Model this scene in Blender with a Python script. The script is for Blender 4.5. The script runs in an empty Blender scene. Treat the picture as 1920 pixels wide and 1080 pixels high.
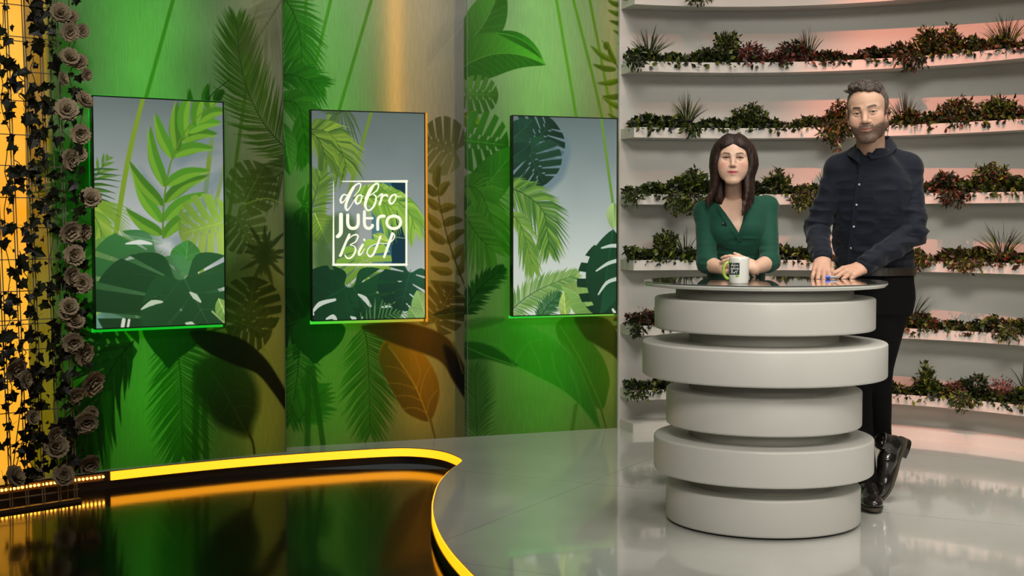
import bpy, math, random
import numpy as np
from mathutils import Vector, Matrix, noise as mnoise

SC = bpy.context.scene
COL = SC.collection
# ------------------------------------------------------------------ camera
FPX = 2550.0                      # focal length in pixels of a 1920 px wide frame
CAM = np.array([0.0, 0.0, 1.235])
PITCH = math.atan(120.0 / FPX)
cam_d = bpy.data.cameras.new('camera'); cam_o = bpy.data.objects.new('camera', cam_d)
COL.objects.link(cam_o); SC.camera = cam_o
cam_o.location = CAM; cam_o.rotation_euler = (math.pi / 2 - PITCH, 0, 0)
cam_d.sensor_width = 36.0; cam_d.lens = 36.0 * FPX / 1920.0
cam_d.clip_start = 0.05; cam_d.clip_end = 100

# ------------------------------------------------------------------ world, exposure
w = bpy.data.worlds.new('studio'); SC.world = w; w.use_nodes = True
w.node_tree.nodes['Background'].inputs[0].default_value = (0.75, 0.8, 0.75, 1)
w.node_tree.nodes['Background'].inputs[1].default_value = 0.045
SC.view_settings.view_transform = 'Standard'; SC.view_settings.look = 'None'
SC.view_settings.gamma = 1.0; SC.view_settings.use_curve_mapping = False
SC.view_settings.exposure = 0.0

def aim(o, target):
    d = Vector(target) - o.location
    o.rotation_euler = d.to_track_quat('-Z', 'Y').to_euler()

def area(name, loc, target, sx, sy, power, color, spread=180):
    l = bpy.data.lights.new(name, 'AREA'); l.shape = 'RECTANGLE'; l.size = sx; l.size_y = sy
    l.energy = power; l.color = color; l.spread = math.radians(spread)
    o = bpy.data.objects.new(name, l); COL.objects.link(o); o.location = loc; aim(o, target)
    return o

def spot(name, loc, target, power, color, angle, blend, size=0.05):
    l = bpy.data.lights.new(name, 'SPOT'); l.energy = power; l.color = color
    l.spot_size = math.radians(angle); l.spot_blend = blend; l.shadow_soft_size = size
    o = bpy.data.objects.new(name, l); COL.objects.link(o); o.location = loc; aim(o, target)
    return o

WARM = (1.0, 0.945, 0.85)
KEYPOW = 22
# soft boxes of the studio grid, above and in front of the set, then an added flower fill
area('key_softbox', (0.3, 1.0, 4.2), (1.6, 6.2, 1.15), 1.6, 1.1, KEYPOW * 0.72, WARM, 48)
area('fill_softbox', (3.4, 2.0, 3.9), (1.9, 6.4, 1.0), 1.4, 1.0, KEYPOW * 0.42, WARM, 56)
area('wall_wash', (1.7, 5.7, 4.6), (1.7, 8.0, 1.5), 2.2, 0.4, 8.5, (1.0, 0.98, 0.88), 90)
area('top_light', (1.9, 5.0, 4.8), (1.9, 5.6, 0.0), 2.2, 2.0, 27, WARM, 70)
area('low_fill', (1.2, 0.6, 1.9), (1.5, 7.0, 0.9), 1.6, 0.7, 4.5, WARM, 50)
area('print_wash', (-0.6, 6.5, 3.9), (-0.7, 7.6, 2.65), 2.6, 0.3, 12, (1.0, 0.97, 0.9), 60)
area('added_flower_fill', (-0.9, 2.6, 3.3), (-2.25, 6.6, 1.3), 0.6, 0.6, 7, WARM, 44)  # unseen lamp, added to brighten the flowers on the trellis
# salmon spotlights over the plant wall
spot('salmon_spotlight', (1.2, 4.3, 4.9), (2.75, 7.50, 1.75), 900, (1.0, 0.25, 0.15), 34, 0.5, 0.025)
spot('salmon_spotlight', (0.95, 4.4, 5.0), (1.15, 8.1, 1.75), 120, (1.0, 0.36, 0.2), 36, 0.7, 0.03)

# ------------------------------------------------------------------ geometry helpers
def ray(px, py):
    u = (px - 960) / FPX; v = (540 - py) / FPX
    cp, sp = math.cos(PITCH), math.sin(PITCH)
    return np.array([u, cp + v * sp, -sp + v * cp])

def P(px, py, D):
    """point at horizontal distance D along the line of sight of a photo pixel"""
    d = ray(px, py); return CAM + d * (D / d[1])

def onz(px, py, z=0.0):
    d = ray(px, py); return CAM + d * ((z - CAM[2]) / d[2])

def onplane(px, py, p0, n):
    d = ray(px, py); t = np.dot(np.asarray(p0) - CAM, n) / np.dot(d, n); return CAM + d * t

def lin(c):
    c = np.asarray(c, dtype=float) / 255.0
    return np.where(c <= 0.04045, c / 12.92, ((c + 0.055) / 1.055) ** 2.4)

def L4(*c):
    r = lin(c); return (float(r[0]), float(r[1]), float(r[2]), 1.0)

def catmull(pts, n=8, closed=False):
    pts = [np.asarray(p, float) for p in pts]; out = []
    m = len(pts); rng = range(m) if closed else range(m - 1)
    for i in rng:
        if closed: a, b, c, d = pts[i - 1], pts[i], pts[(i + 1) % m], pts[(i + 2) % m]
        else: a, b, c, d = pts[max(i - 1, 0)], pts[i], pts[i + 1], pts[min(i + 2, m - 1)]
        for k in range(n):
            t = k / n
            out.append(0.5 * ((2 * b) + (-a + c) * t + (2 * a - 5 * b + 4 * c - d) * t * t + (-a + 3 * b - 3 * c + d) * t ** 3))
    if not closed: out.append(pts[-1])
    return np.array(out)

# ------------------------------------------------------------------ materials
MATS = {}
def mat(name, color=(0.8, 0.8, 0.8), rough=0.5, metal=0.0, emit=None, estr=1.0, noise=None, bump=None,
        attr=False, spec=0.5, coat=0.0, trans=0.0, sub=0.0, sheen=0.0):
    """procedural Principled material; noise=(scale, amount) varies the colour, bump=(scale, strength)"""
    if name in MATS: return MATS[name]
    m = bpy.data.materials.new(name); m.use_nodes = True; MATS[name] = m
    nt = m.node_tree; b = nt.nodes['Principled BSDF']
    b.inputs['Roughness'].default_value = rough; b.inputs['Metallic'].default_value = metal
    b.inputs['Specular IOR Level'].default_value = spec
    b.inputs['Coat Weight'].default_value = coat; b.inputs['Transmission Weight'].default_value = trans
    if sub: 
        b.inputs['Subsurface Weight'].default_value = sub
        b.inputs['Subsurface Radius'].default_value = (0.012, 0.005, 0.003); b.inputs['Subsurface Scale'].default_value = 0.5
    if sheen: b.inputs['Sheen Weight'].default_value = sheen
    col = tuple(color[:3]) + (1.0,)
    src = None
    if attr:
        a = nt.nodes.new('ShaderNodeAttribute'); a.attribute_name = 'Col'; src = a.outputs['Color']
    if noise:
        tc = nt.nodes.new('ShaderNodeTexCoord'); nz = nt.nodes.new('ShaderNodeTexNoise')
        nz.inputs['Scale'].default_value = noise[0]; nz.inputs['Detail'].default_value = 4
        nt.links.new(tc.outputs['Object'], nz.inputs['Vector'])
        mr = nt.nodes.new('ShaderNodeMapRange'); mr.inputs[1].default_value = 0.25; mr.inputs[2].default_value = 0.75
        mr.inputs[3].default_value = 1 - noise[1]; mr.inputs[4].default_value = 1 + noise[1]
        nt.links.new(nz.outputs['Fac'], mr.inputs[0])
        mx = nt.nodes.new('ShaderNodeVectorMath'); mx.operation = 'SCALE'
        if src is not None: nt.links.new(src, mx.inputs[0])
        else: mx.inputs[0].default_value = col[:3]
        nt.links.new(mr.outputs[0], mx.inputs['Scale']); src = mx.outputs[0]
    if src is not None: nt.links.new(src, b.inputs['Base Color'])
    else: b.inputs['Base Color'].default_value = col
    if emit is not None:
        b.inputs['Emission Strength'].default_value = estr
        if emit == 'attr': nt.links.new(src, b.inputs['Emission Color'])
        else: b.inputs['Emission Color'].default_value = tuple(emit[:3]) + (1.0,)
    if bump:
        tc = nt.nodes.new('ShaderNodeTexCoord'); nz = nt.nodes.new('ShaderNodeTexNoise')
        nz.inputs['Scale'].default_value = bump[0]; nz.inputs['Detail'].default_value = 5
        nt.links.new(tc.outputs['Object'], nz.inputs['Vector'])
        bp = nt.nodes.new('ShaderNodeBump'); bp.inputs['Strength'].default_value = bump[1]
        bp.inputs['Distance'].default_value = 0.01
        nt.links.new(nz.outputs['Fac'], bp.inputs['Height']); nt.links.new(bp.outputs[0], b.inputs['Normal'])
    return m

# ------------------------------------------------------------------ object helpers
def tag(o, label=None, cat=None, group=None, kind=None):
    if label: o['label'] = label
    if cat: o['category'] = cat
    if group: o['group'] = group
    if kind: o['kind'] = kind
    return o

def empty(name, loc, label, cat, group=None):
    o = bpy.data.objects.new(name, None); COL.objects.link(o); o.location = [float(c) for c in loc]
    o.empty_display_size = 0.05
    return tag(o, label, cat, group)

def meshobj(name, V, F, material, parent=None, smooth=False, cols=None, loc=None):
    """V: world coordinates; origin moved to loc (or parent's place) so that the mesh stays where it is"""
    V = np.asarray(V, dtype=np.float64).reshape(-1, 3)
    org = np.array(parent_world(parent)) if parent is not None else (np.asarray(loc, float) if loc is not None else
          np.array([V[:, 0].mean(), V[:, 1].mean(), V[:, 2].min()]))
    me = bpy.data.meshes.new(name)
    Vl = (V - org).astype(np.float32)
    if isinstance(F, np.ndarray):
        n = F.shape[0]; k = F.shape[1]
        me.vertices.add(len(Vl)); me.vertices.foreach_set('co', Vl.ravel())
        me.loops.add(n * k); me.loops.foreach_set('vertex_index', F.astype(np.int32).ravel())
        me.polygons.add(n); me.polygons.foreach_set('loop_start', np.arange(0, n * k, k, dtype=np.int32))
        me.update(calc_edges=True); me.validate()
    else:
        me.from_pydata([tuple(map(float, v)) for v in Vl], [], [tuple(int(i) for i in f) for f in F]); me.update()
    if cols is not None:
        c = np.ones((len(Vl), 4), np.float32); c[:, :3] = cols
        a = me.color_attributes.new('Col', 'FLOAT_COLOR', 'POINT'); a.data.foreach_set('color', c.ravel())
    if smooth: me.polygons.foreach_set('use_smooth', np.ones(len(me.polygons), bool)); me.update()
    ms = material if isinstance(material, (list, tuple)) else [material]
    for m in ms: me.materials.append(m)
    o = bpy.data.objects.new(name, me); COL.objects.link(o)
    if parent is not None: o.parent = parent
    else: o.location = [float(c) for c in org]
    return o

def parent_world(p):
    v = Vector((0, 0, 0))
    while p is not None: v = v + p.location; p = p.parent
    return v

class MB:
    """collects simple shapes into one mesh (world coordinates)"""
    def __init__(s): s.V = []; s.F = []; s.C = []
    def add(s, V, F, col=None):
        n = len(s.V); V = [tuple(map(float, v)) for v in V]; s.V += V
        s.F += [tuple(int(i) + n for i in f) for f in F]
        s.C += [tuple(col) if col is not None else (1, 1, 1)] * len(V)
    def box(s, c, d, R=None, col=None):
        x, y, z = [e / 2 for e in d]
        V = np.array([(-x, -y, -z), (x, -y, -z), (x, y, -z), (-x, y, -z), (-x, -y, z), (x, -y, z), (x, y, z), (-x, y, z)])
        if R is not None: V = V @ np.asarray(R).T
        s.add(V + np.asarray(c), [(0, 3, 2, 1), (4, 5, 6, 7), (0, 1, 5, 4), (1, 2, 6, 5), (2, 3, 7, 6), (3, 0, 4, 7)], col)
    def tube(s, pts, r, n=6, col=None, cap=True):
        pts = [np.asarray(p, float) for p in pts]; m = len(pts)
        rs = r if hasattr(r, '__len__') else [r] * m
        V = []; F = []; prev = None
        for i in range(m):
            t = pts[min(i + 1, m - 1)] - pts[max(i - 1, 0)]; t = t / (np.linalg.norm(t) + 1e-9)
            if prev is None:
                a = np.cross(t, (0, 0, 1)); a = a if np.linalg.norm(a) > 1e-3 else np.cross(t, (1, 0, 0))
            else: a = prev - t * np.dot(prev, t)
            a = a / (np.linalg.norm(a) + 1e-9); b = np.cross(t, a); prev = a
            for k in range(n):
                th = 2 * math.pi * k / n; V.append(pts[i] + rs[i] * (math.cos(th) * a + math.sin(th) * b))
        for i in range(m - 1):
            for k in range(n): F.append((i * n + k, i * n + (k + 1) % n, (i + 1) * n + (k + 1) % n, (i + 1) * n + k))
        if cap: F.append(tuple(range(n))[::-1]); F.append(tuple((m - 1) * n + k for k in range(n)))
        s.add(V, F, col)
    def lathe(s, c, prof, n=96, col=None, closed=True):
        """prof: (r, z) list, spun about the vertical through c"""
        V = []; F = []; m = len(prof)
        for r, z in prof:
            for k in range(n):
                th = 2 * math.pi * k / n; V.append((c[0] + r * math.cos(th), c[1] + r * math.sin(th), c[2] + z))
        for i in range(m - 1):
            for k in range(n): F.append((i * n + k, i * n + (k + 1) % n, (i + 1) * n + (k + 1) % n, (i + 1) * n + k))
        if closed: F.append(tuple(range(n))[::-1]); F.append(tuple((m - 1) * n + k for k in range(n)))
        s.add(V, F, col)
    def sphere(s, c, r, n=12, m=8, col=None, R=None):
        r = r if hasattr(r, '__len__') else (r, r, r); V = [(0, 0, -r[2])]; F = []
        for i in range(1, m):
            ph = -math.pi / 2 + math.pi * i / m
            for k in range(n):
                th = 2 * math.pi * k / n
                V.append((r[0] * math.cos(ph) * math.cos(th), r[1] * math.cos(ph) * math.sin(th), r[2] * math.sin(ph)))
        V.append((0, 0, r[2])); top = len(V) - 1
        for k in range(n): F.append((0, 1 + (k + 1) % n, 1 + k))
        for i in range(m - 2):
            for k in range(n):
                a = 1 + i * n; F.append((a + k, a + (k + 1) % n, a + n + (k + 1) % n, a + n + k))
        a = 1 + (m - 2) * n
        for k in range(n): F.append((a + k, a + (k + 1) % n, top))
        V = np.array(V)
        if R is not None: V = V @ np.asarray(R).T
        s.add(V + np.asarray(c), F, col)
    def prism(s, poly, z0, z1, col=None):
        n = len(poly); V = [(p[0], p[1], z0) for p in poly] + [(p[0], p[1], z1) for p in poly]
        F = [tuple(range(n))[::-1], tuple(range(n, 2 * n))] + [(k, (k + 1) % n, n + (k + 1) % n, n + k) for k in range(n)]
        s.add(V, F, col)
    def build(s, name, material, parent=None, smooth=False, loc=None, bevel=0, color=False):
        o = meshobj(name, s.V, s.F, material, parent, smooth, np.array(s.C) if color else None, loc)
        if bevel:
            b = o.modifiers.new('bevel', 'BEVEL'); b.width = bevel; b.segments = 3; b.limit_method = 'ANGLE'; b.angle_limit = math.radians(40)
            for p in o.data.polygons: p.use_smooth = True
            b.harden_normals = True
        return o
# ------------------------------------------------------------------ the setting
rnd = random.Random(7)
# edge of the white platform, as a curve on the floor
far = [(-330, 962), (-150, 932), (0, 910), (100, 896), (207, 883), (333, 869.6), (450, 858.5), (560, 850), (650, 844), (738, 839.5),
       (790, 840.5), (830, 846), (856, 855), (866, 862), (862, 868), (850, 877), (838, 887), (822, 908), (813.5, 935), (812, 957),
       (817, 980), (828, 1005), (846, 1032), (870, 1059), (897, 1086), (945, 1130), (1010, 1180), (1110, 1260)]
EDGE = catmull([onz(*p)[:2] for p in far], 8)
EDGE = np.vstack([EDGE, [[EDGE[-1][0] + 0.25, EDGE[-1][1] - 0.9]], [[EDGE[-1][0] + 0.4, -1.2]]])
PITZ = -0.09
# platform top: everything to the right of / behind the edge
from mathutils.geometry import tessellate_polygon
def flat_region(name, loop, z, material, thickness=None):
    loop3 = [Vector((float(p[0]), float(p[1]), 0)) for p in loop]
    tri = tessellate_polygon([loop3])
    V = [(p.x, p.y, z) for p in loop3]
    return meshobj(name, V, [tuple(t) for t in tri], material, loc=(0, 0, z))

def floor_material():
    m = bpy.data.materials.new('glossy_white_floor'); m.use_nodes = True; nt = m.node_tree; b = nt.nodes['Principled BSDF']
    tc = nt.nodes.new('ShaderNodeTexCoord')
    nz = nt.nodes.new('ShaderNodeTexNoise'); nz.inputs['Scale'].default_value = 1.3; nz.inputs['Detail'].default_value = 5
    nt.links.new(tc.outputs['Object'], nz.inputs['Vector'])
    cr = nt.nodes.new('ShaderNodeValToRGB')
    cr.color_ramp.elements[0].position = 0.3; cr.color_ramp.elements[0].color = (0.54, 0.54, 0.50, 1)
    cr.color_ramp.elements[1].position = 0.7; cr.color_ramp.elements[1].color = (0.66, 0.66, 0.62, 1)
    nt.links.new(nz.outputs['Fac'], cr.inputs[0])
    # thin dark seams between large sheets, laid at an angle
    mp = nt.nodes.new('ShaderNodeMapping'); mp.inputs['Rotation'].default_value = (0, 0, math.radians(28)); mp.inputs['Location'].default_value = SEAM
    nt.links.new(tc.outputs['Object'], mp.inputs['Vector'])
    br = nt.nodes.new('ShaderNodeTexBrick'); br.offset = 0.0
    br.inputs['Scale'].default_value = 1.0; br.inputs['Mortar Size'].default_value = 0.0016; br.inputs['Mortar Smooth'].default_value = 0.0
    br.inputs['Brick Width'].default_value = 2.4; br.inputs['Row Height'].default_value = 1.6
    br.inputs['Color1'].default_value = (1, 1, 1, 1); br.inputs['Color2'].default_value = (1, 1, 1, 1); br.inputs['Mortar'].default_value = (0.45, 0.43, 0.4, 1)
    nt.links.new(mp.outputs[0], br.inputs['Vector'])
    mx = nt.nodes.new('ShaderNodeMix'); mx.data_type = 'RGBA'; mx.blend_type = 'MULTIPLY'; mx.inputs[0].default_value = 1
    nt.links.new(cr.outputs[0], mx.inputs[6]); nt.links.new(br.outputs[0], mx.inputs[7])
    nt.links.new(mx.outputs[2], b.inputs['Base Color'])
    b.inputs['Roughness'].default_value = 0.09; b.inputs['Specular IOR Level'].default_value = 0.85; b.inputs['Coat Weight'].default_value = 0.6
    b.inputs['Coat Roughness'].default_value = 0.04
    bp = nt.nodes.new('ShaderNodeBump'); bp.inputs['Strength'].default_value = 0.04; bp.inputs['Distance'].default_value = 0.02
    n2 = nt.nodes.new('ShaderNodeTexNoise'); n2.inputs['Scale'].default_value = 3.0; nt.links.new(tc.outputs['Object'], n2.inputs['Vector'])
    nt.links.new(n2.outputs['Fac'], bp.inputs['Height']); nt.links.new(bp.outputs[0], b.inputs['Normal']); nt.links.new(bp.outputs[0], b.inputs['Coat Normal'])
    return m
SEAM = (0.3, 0.55, 0)
loop = [tuple(p) for p in EDGE] + [(5.5, -1.2), (5.5, 9.6), (-4.2, 9.6), (-4.2, float(EDGE[0][1]))]
fl = flat_region('floor', loop, 0.0, floor_material()); tag(fl, kind='structure')

pit_mat = mat('black_gloss_pool_floor', (0.006, 0.005, 0.004), 0.11, spec=0.6, bump=(3.0, 0.12))
mb = MB(); mb.box((-0.4, 2.9, PITZ - 0.02), (8.4, 8.8, 0.04))
tag(mb.build('floor', pit_mat), kind='structure')

# lit edge: diffuser band under the platform lip, dark riser beneath
s = np.r_[0, np.cumsum(np.linalg.norm(np.diff(EDGE, axis=0), axis=1))]
def edge_offset(d):
    t = np.gradient(EDGE, axis=0); t /= np.linalg.norm(t, axis=1)[:, None]
    n = np.stack([t[:, 1], -t[:, 0]], 1)            # towards the dark pool
    return EDGE + n * d
i_start = int(np.argmin(np.abs(EDGE - onz(207, 883)[:2]).sum(1)))
amber = (1.0, 0.47, 0.03)
led_mat = mat('amber_led_diffuser', (0.9, 0.6, 0.1), 0.4, emit=(1.0, 0.33, 0.004), estr=2.1)
lip_mat = mat('white_platform_lip', (0.62, 0.61, 0.57), 0.2)
dark_mat = mat('black_riser', (0.012, 0.01, 0.008), 0.35)
def ribbon(name, off, z0, z1, material, i0=0, i1=None, parent=None, thick=0.006, label=None):
    A = edge_offset(off)[i0:i1]; B = edge_offset(off - thick)[i0:i1]; n = len(A); V = []; F = []
    for p, q in zip(A, B): V += [(p[0], p[1], z0), (p[0], p[1], z1), (q[0], q[1], z1), (q[0], q[1], z0)]
    for i in range(n - 1):
        for k in range(4): F.append((4 * i + k, 4 * i + (k + 1) % 4, 4 * i + 4 + (k + 1) % 4, 4 * i + 4 + k))
    F += [(0, 3, 2, 1), (4 * n - 4, 4 * n - 3, 4 * n - 2, 4 * n - 1)]
    return meshobj(name, V, F, material, parent, loc=(0, 0, 0))
r = ribbon('trim_riser', -0.002, PITZ, -0.003, dark_mat); tag(r, kind='structure')
strip = empty('led_edge_strip', (*onz(500, 855)[:2], -0.05), 'glowing amber light band following the curved lip of the white platform', 'light strip')
ribbon('diffuser', 0.006, -0.047, -0.004, led_mat, i0=i_start, parent=strip, thick=0.006)
ribbon('channel', 0.010, -0.056, -0.047, dark_mat, i0=i_start, parent=strip, thick=0.012)
# bare row of LEDs where the diffuser is missing, at the left
bare = empty('led_bulb_strip', (*onz(100, 897)[:2], -0.03), 'strip of bare amber bulbs at the left end of the platform edge', 'light strip')
ribbon('strip_tape', 0.003, -0.044, -0.008, mat('led_tape', (0.1, 0.05, 0.02), 0.5), i0=0, i1=i_start, parent=bare, thick=0.004)
bulb_mat = mat('amber_led_bulb', (1, .6, .2), 0.4, emit=(1.0, 0.42, 0.04), estr=15)
A = edge_offset(0.006)[:i_start]; ss = s[:i_start] ; pos = []
d = ss[-1]
while d > 0 and len(pos) < 96:
    pos.append((np.interp(d, ss, A[:, 0]), np.interp(d, ss, A[:, 1]))); d -= 0.0205
for q in pos:
    b_ = MB(); b_.sphere((q[0], q[1], -0.024), 0.0062, 8, 6); b_.build('bulb', bulb_mat, bare, smooth=True)

# ------------------------------------------------------------------ white plant wall (curved, right)
WC = np.array([1.30, 6.27])         # centre of the curve
RF, RB = 1.82, 2.02                  # ledge front, wall face
white_wall = mat('matt_white_wall', (0.60, 0.595, 0.555), 0.55, noise=(2.0, 0.04), bump=(60, 0.02))
ledge_mat = mat('white_ledge_paint', (0.66, 0.65, 0.61), 0.42, noise=(3.0, 0.03))
A0, A1 = math.radians(109), math.radians(-12)
def arc(R, a0=A0, a1=A1, n=64): 
    return [(WC[0] + R * math.cos(a0 + (a1 - a0) * i / n), WC[1] + R * math.sin(a0 + (a1 - a0) * i / n)) for i in range(n + 1)]
def arc_slab(name, r0, r1, z0, z1, material, a0=A0, a1=A1, n=64, parent=None, bevel=0):
    I = arc(r0, a0, a1, n); O = arc(r1, a0, a1, n); V = []; F = []
    for p, q in zip(I, O): V += [(p[0], p[1], z0), (p[0], p[1], z1), (q[0], q[1], z1), (q[0], q[1], z0)]
    for i in range(n):
        for k in range(4): F.append((4 * i + k, 4 * i + 4 + k, 4 * i + 4 + (k + 1) % 4, 4 * i + (k + 1) % 4))
    F += [(0, 1, 2, 3), (4 * n + 3, 4 * n + 2, 4 * n + 1, 4 * n)]
    o = meshobj(name, V, F, material, parent, loc=(WC[0], WC[1], z0))
    return o
LA0 = math.acos((0.715 - WC[0]) / RF)       # ledge left ends
LA1 = math.radians(-8)
tag(arc_slab('wall_right', RB, RB + 0.08, 0, 3.3, white_wall, A0, A1), kind='structure')
LEDGES = [(2.515, 2.578), (2.128, 2.188), (1.742, 1.802), (1.350, 1.410), (0.962, 1.022), (0.576, 0.634), (0.193, 0.250)]
names7 = ['topmost, half cut off by the frame', 'second from the top', 'third from the top, behind the face of the man',
          'fourth from the top, behind the hair of the woman', 'fifth, just above the table surface', 'sixth, behind the upper rings of the table', 'lowest, just above the floor plinth']
for i, (z0, z1) in enumerate(LEDGES):
    root = empty('planter_ledge', (WC[0], WC[1] + RF, z0), 'curved white planter ledge, ' + names7[i], 'planter', 'white planter ledges on the curved wall')
    # front lip, trough floor, back rail, end caps, soil
    arc_slab('front_panel', RF, RF + 0.014, z0, z1, ledge_mat, LA0, LA1, parent=root)
    arc_slab('trough_floor', RF + 0.014, RB - 0.002, z0, z0 + 0.012, ledge_mat, LA0, LA1, parent=root)
    arc_slab('end_cap', RF + 0.014, RB - 0.002, z0 + 0.012, z1, ledge_mat, LA0, LA0 - 0.008, n=2, parent=root)
    arc_slab('soil', RF + 0.015, RB - 0.003, z0 + 0.013, z1 - 0.012, mat('dark_soil', (0.02, 0.014, 0.01), 0.9, noise=(80, 0.5)), LA0 - 0.009, LA1 + 0.005, parent=root)
tag(arc_slab('baseboard_right', RF, RB - 0.002, 0.0, 0.056, ledge_mat, LA0, LA1), kind='structure')
# ------------------------------------------------------------------ painted prints: a small raster painter; every print lives in the metres of its own panel
class Art:
    def __init__(s, org, eu, Wm, Hm, dens, n):
        """org: lower left corner in space, eu: unit vector to the right, Wm x Hm metres, dens cells per metre"""
        s.org = np.asarray(org, float); s.eu = np.asarray(eu, float); s.n = np.asarray(n, float)
        s.Wm, s.Hm, s.dens = Wm, Hm, dens
        s.w = int(round(Wm * dens)) + 1; s.h = int(round(Hm * dens)) + 1
        s.img = np.zeros((s.h, s.w, 3), np.float32)
        a, b = s.m((600, 400)), s.m((640, 400)); s.k = np.linalg.norm(b - a) / 40      # cells per photo pixel, for widths
    def m(s, p):
        q = onplane(p[0], p[1], s.org, s.n) - s.org
        return np.array([np.dot(q, s.eu), q[2]]) * s.dens
    def mm(s, pts): return np.array([s.m(p) for p in pts])
    def fill_gradient(s, stops):
        """stops: (height fraction, rgb) bottom to top"""
        t = np.linspace(0, 1, s.h); f = [a for a, _ in stops]; c = np.array([b for _, b in stops], float)
        g = np.stack([np.interp(t, f, c[:, k]) for k in range(3)], 1); s.img[:] = g[:, None, :]
    def mottle(s, amt, scale, seed=1):
        rg = np.random.RandomState(seed); gh, gw = int(s.h / scale) + 3, int(s.w / scale) + 3
        g = rg.rand(gh, gw); yy = np.linspace(0, gh - 2.001, s.h); xx = np.linspace(0, gw - 2.001, s.w)
        yi, xi = yy.astype(int), xx.astype(int); fy, fx = (yy - yi)[:, None], (xx - xi)[None]
        v = (g[yi][:, xi] * (1 - fy) * (1 - fx) + g[yi + 1][:, xi] * fy * (1 - fx) + g[yi][:, xi + 1] * (1 - fy) * fx + g[yi + 1][:, xi + 1] * fy * fx)
        s.img *= (1 + amt * (v - 0.5))[:, :, None]
    def box(s, lo, hi):
        x0, y0 = max(int(math.floor(lo[0])), 0), max(int(math.floor(lo[1])), 0)
        x1, y1 = min(int(math.ceil(hi[0])) + 1, s.w), min(int(math.ceil(hi[1])) + 1, s.h)
        return None if x1 <= x0 or y1 <= y0 else (x0, y0, x1, y1)
    def comp(s, b, al, col):
        x0, y0, x1, y1 = b; R = s.img[y0:y1, x0:x1]; al = al[..., None]
        R[:] = R * (1 - al) + np.asarray(col, np.float32) * al
    def seg(s, p, wd, col, a=1.0, soft=1.0):
        """polyline p in cells, half widths wd"""
        p = np.asarray(p, float); wd = np.broadcast_to(np.asarray(wd, float), (len(p),)); mg = wd.max() + soft + 1
        b = s.box(p.min(0) - mg, p.max(0) + mg)
        if b is None: return
        X, Y = np.meshgrid(np.arange(b[0], b[2]), np.arange(b[1], b[3])); best = np.full(X.shape, -1e9)
        for i in range(len(p) - 1):
            d = p[i + 1] - p[i]; L = d @ d + 1e-9
            t = np.clip(((X - p[i][0]) * d[0] + (Y - p[i][1]) * d[1]) / L, 0, 1)
            dist = np.hypot(X - p[i][0] - t * d[0], Y - p[i][1] - t * d[1])
            best = np.maximum(best, wd[i] + (wd[i + 1] - wd[i]) * t - dist)
        s.comp(b, a * np.clip(best / soft + 0.5, 0, 1), col)
    def line(s, pts, wpx, col, a=1.0, soft=1.0, n=6):
        q = s.mm(pts); q = catmull(q, n) if len(q) > 2 else q
        w_ = np.interp(np.linspace(0, 1, len(q)), np.linspace(0, 1, len(wpx)), wpx) if hasattr(wpx, '__len__') else wpx
        s.seg(q, np.asarray(w_) * s.k / 2, col, a, soft)
    def mask(s, q, soft=1.0):
        """soft inside mask of a closed polygon in cells"""
        q = np.asarray(q, float); b = s.box(q.min(0) - soft - 1, q.max(0) + soft + 1)
        if b is None: return None, None
        X, Y = np.meshgrid(np.arange(b[0], b[2]), np.arange(b[1], b[3])); ins = np.zeros(X.shape, bool); dm = np.full(X.shape, 1e9)
        for i in range(len(q)):
            a_, c_ = q[i - 1], q[i]; d = c_ - a_
            if a_[1] != c_[1]:
                cr = ((a_[1] > Y) != (c_[1] > Y)) & (X < d[0] * (Y - a_[1]) / d[1] + a_[0]); ins ^= cr
            L = d @ d + 1e-9; t = np.clip(((X - a_[0]) * d[0] + (Y - a_[1]) * d[1]) / L, 0, 1)
            dm = np.minimum(dm, np.hypot(X - a_[0] - t * d[0], Y - a_[1] - t * d[1]))
        return b, np.clip(np.where(ins, dm, -dm) / soft + 0.5, 0, 1)
    def cut(s, b, al, p, wd, soft=1.0):
        X, Y = np.meshgrid(np.arange(b[0], b[2]), np.arange(b[1], b[3])); p = np.asarray(p, float); best = np.full(X.shape, -1e9)
        for i in range(len(p) - 1):
            d = p[i + 1] - p[i]; L = d @ d + 1e-9
            t = np.clip(((X - p[i][0]) * d[0] + (Y - p[i][1]) * d[1]) / L, 0, 1)
            best = np.maximum(best, wd[i] + (wd[i + 1] - wd[i]) * t - np.hypot(X - p[i][0] - t * d[0], Y - p[i][1] - t * d[1]))
        return al * (1 - np.clip(best / soft + 0.5, 0, 1))
    def leaf(s, base, tip, wpx, c1, c2, a=1.0, soft=1.2, bend=0.0, veins=7, vein=None, va=0.45, shape=0.45, wavy=0):
        """broad leaf with midrib and side veins; c1 one half, c2 the other"""
        A, B = s.m(base), s.m(tip); d = B - A; L = np.linalg.norm(d); t = d / L; nn = np.array([-t[1], t[0]]); W = wpx * s.k
        u = np.linspace(0, 1, 26); cen = A + np.outer(u, d) + np.outer(bend * L * 4 * u * (1 - u), nn)
        prof = np.sin(np.pi * u ** (math.log(0.5) / math.log(shape))) ** 0.8 * W / 2
        tg = np.gradient(cen, axis=0); tg /= np.linalg.norm(tg, axis=1)[:, None]; nm = np.stack([-tg[:, 1], tg[:, 0]], 1)
        if wavy: prof = prof * (1 + wavy * np.sin(u * 23))
        Lf, Rt = cen + nm * prof[:, None], cen - nm * prof[:, None]
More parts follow.
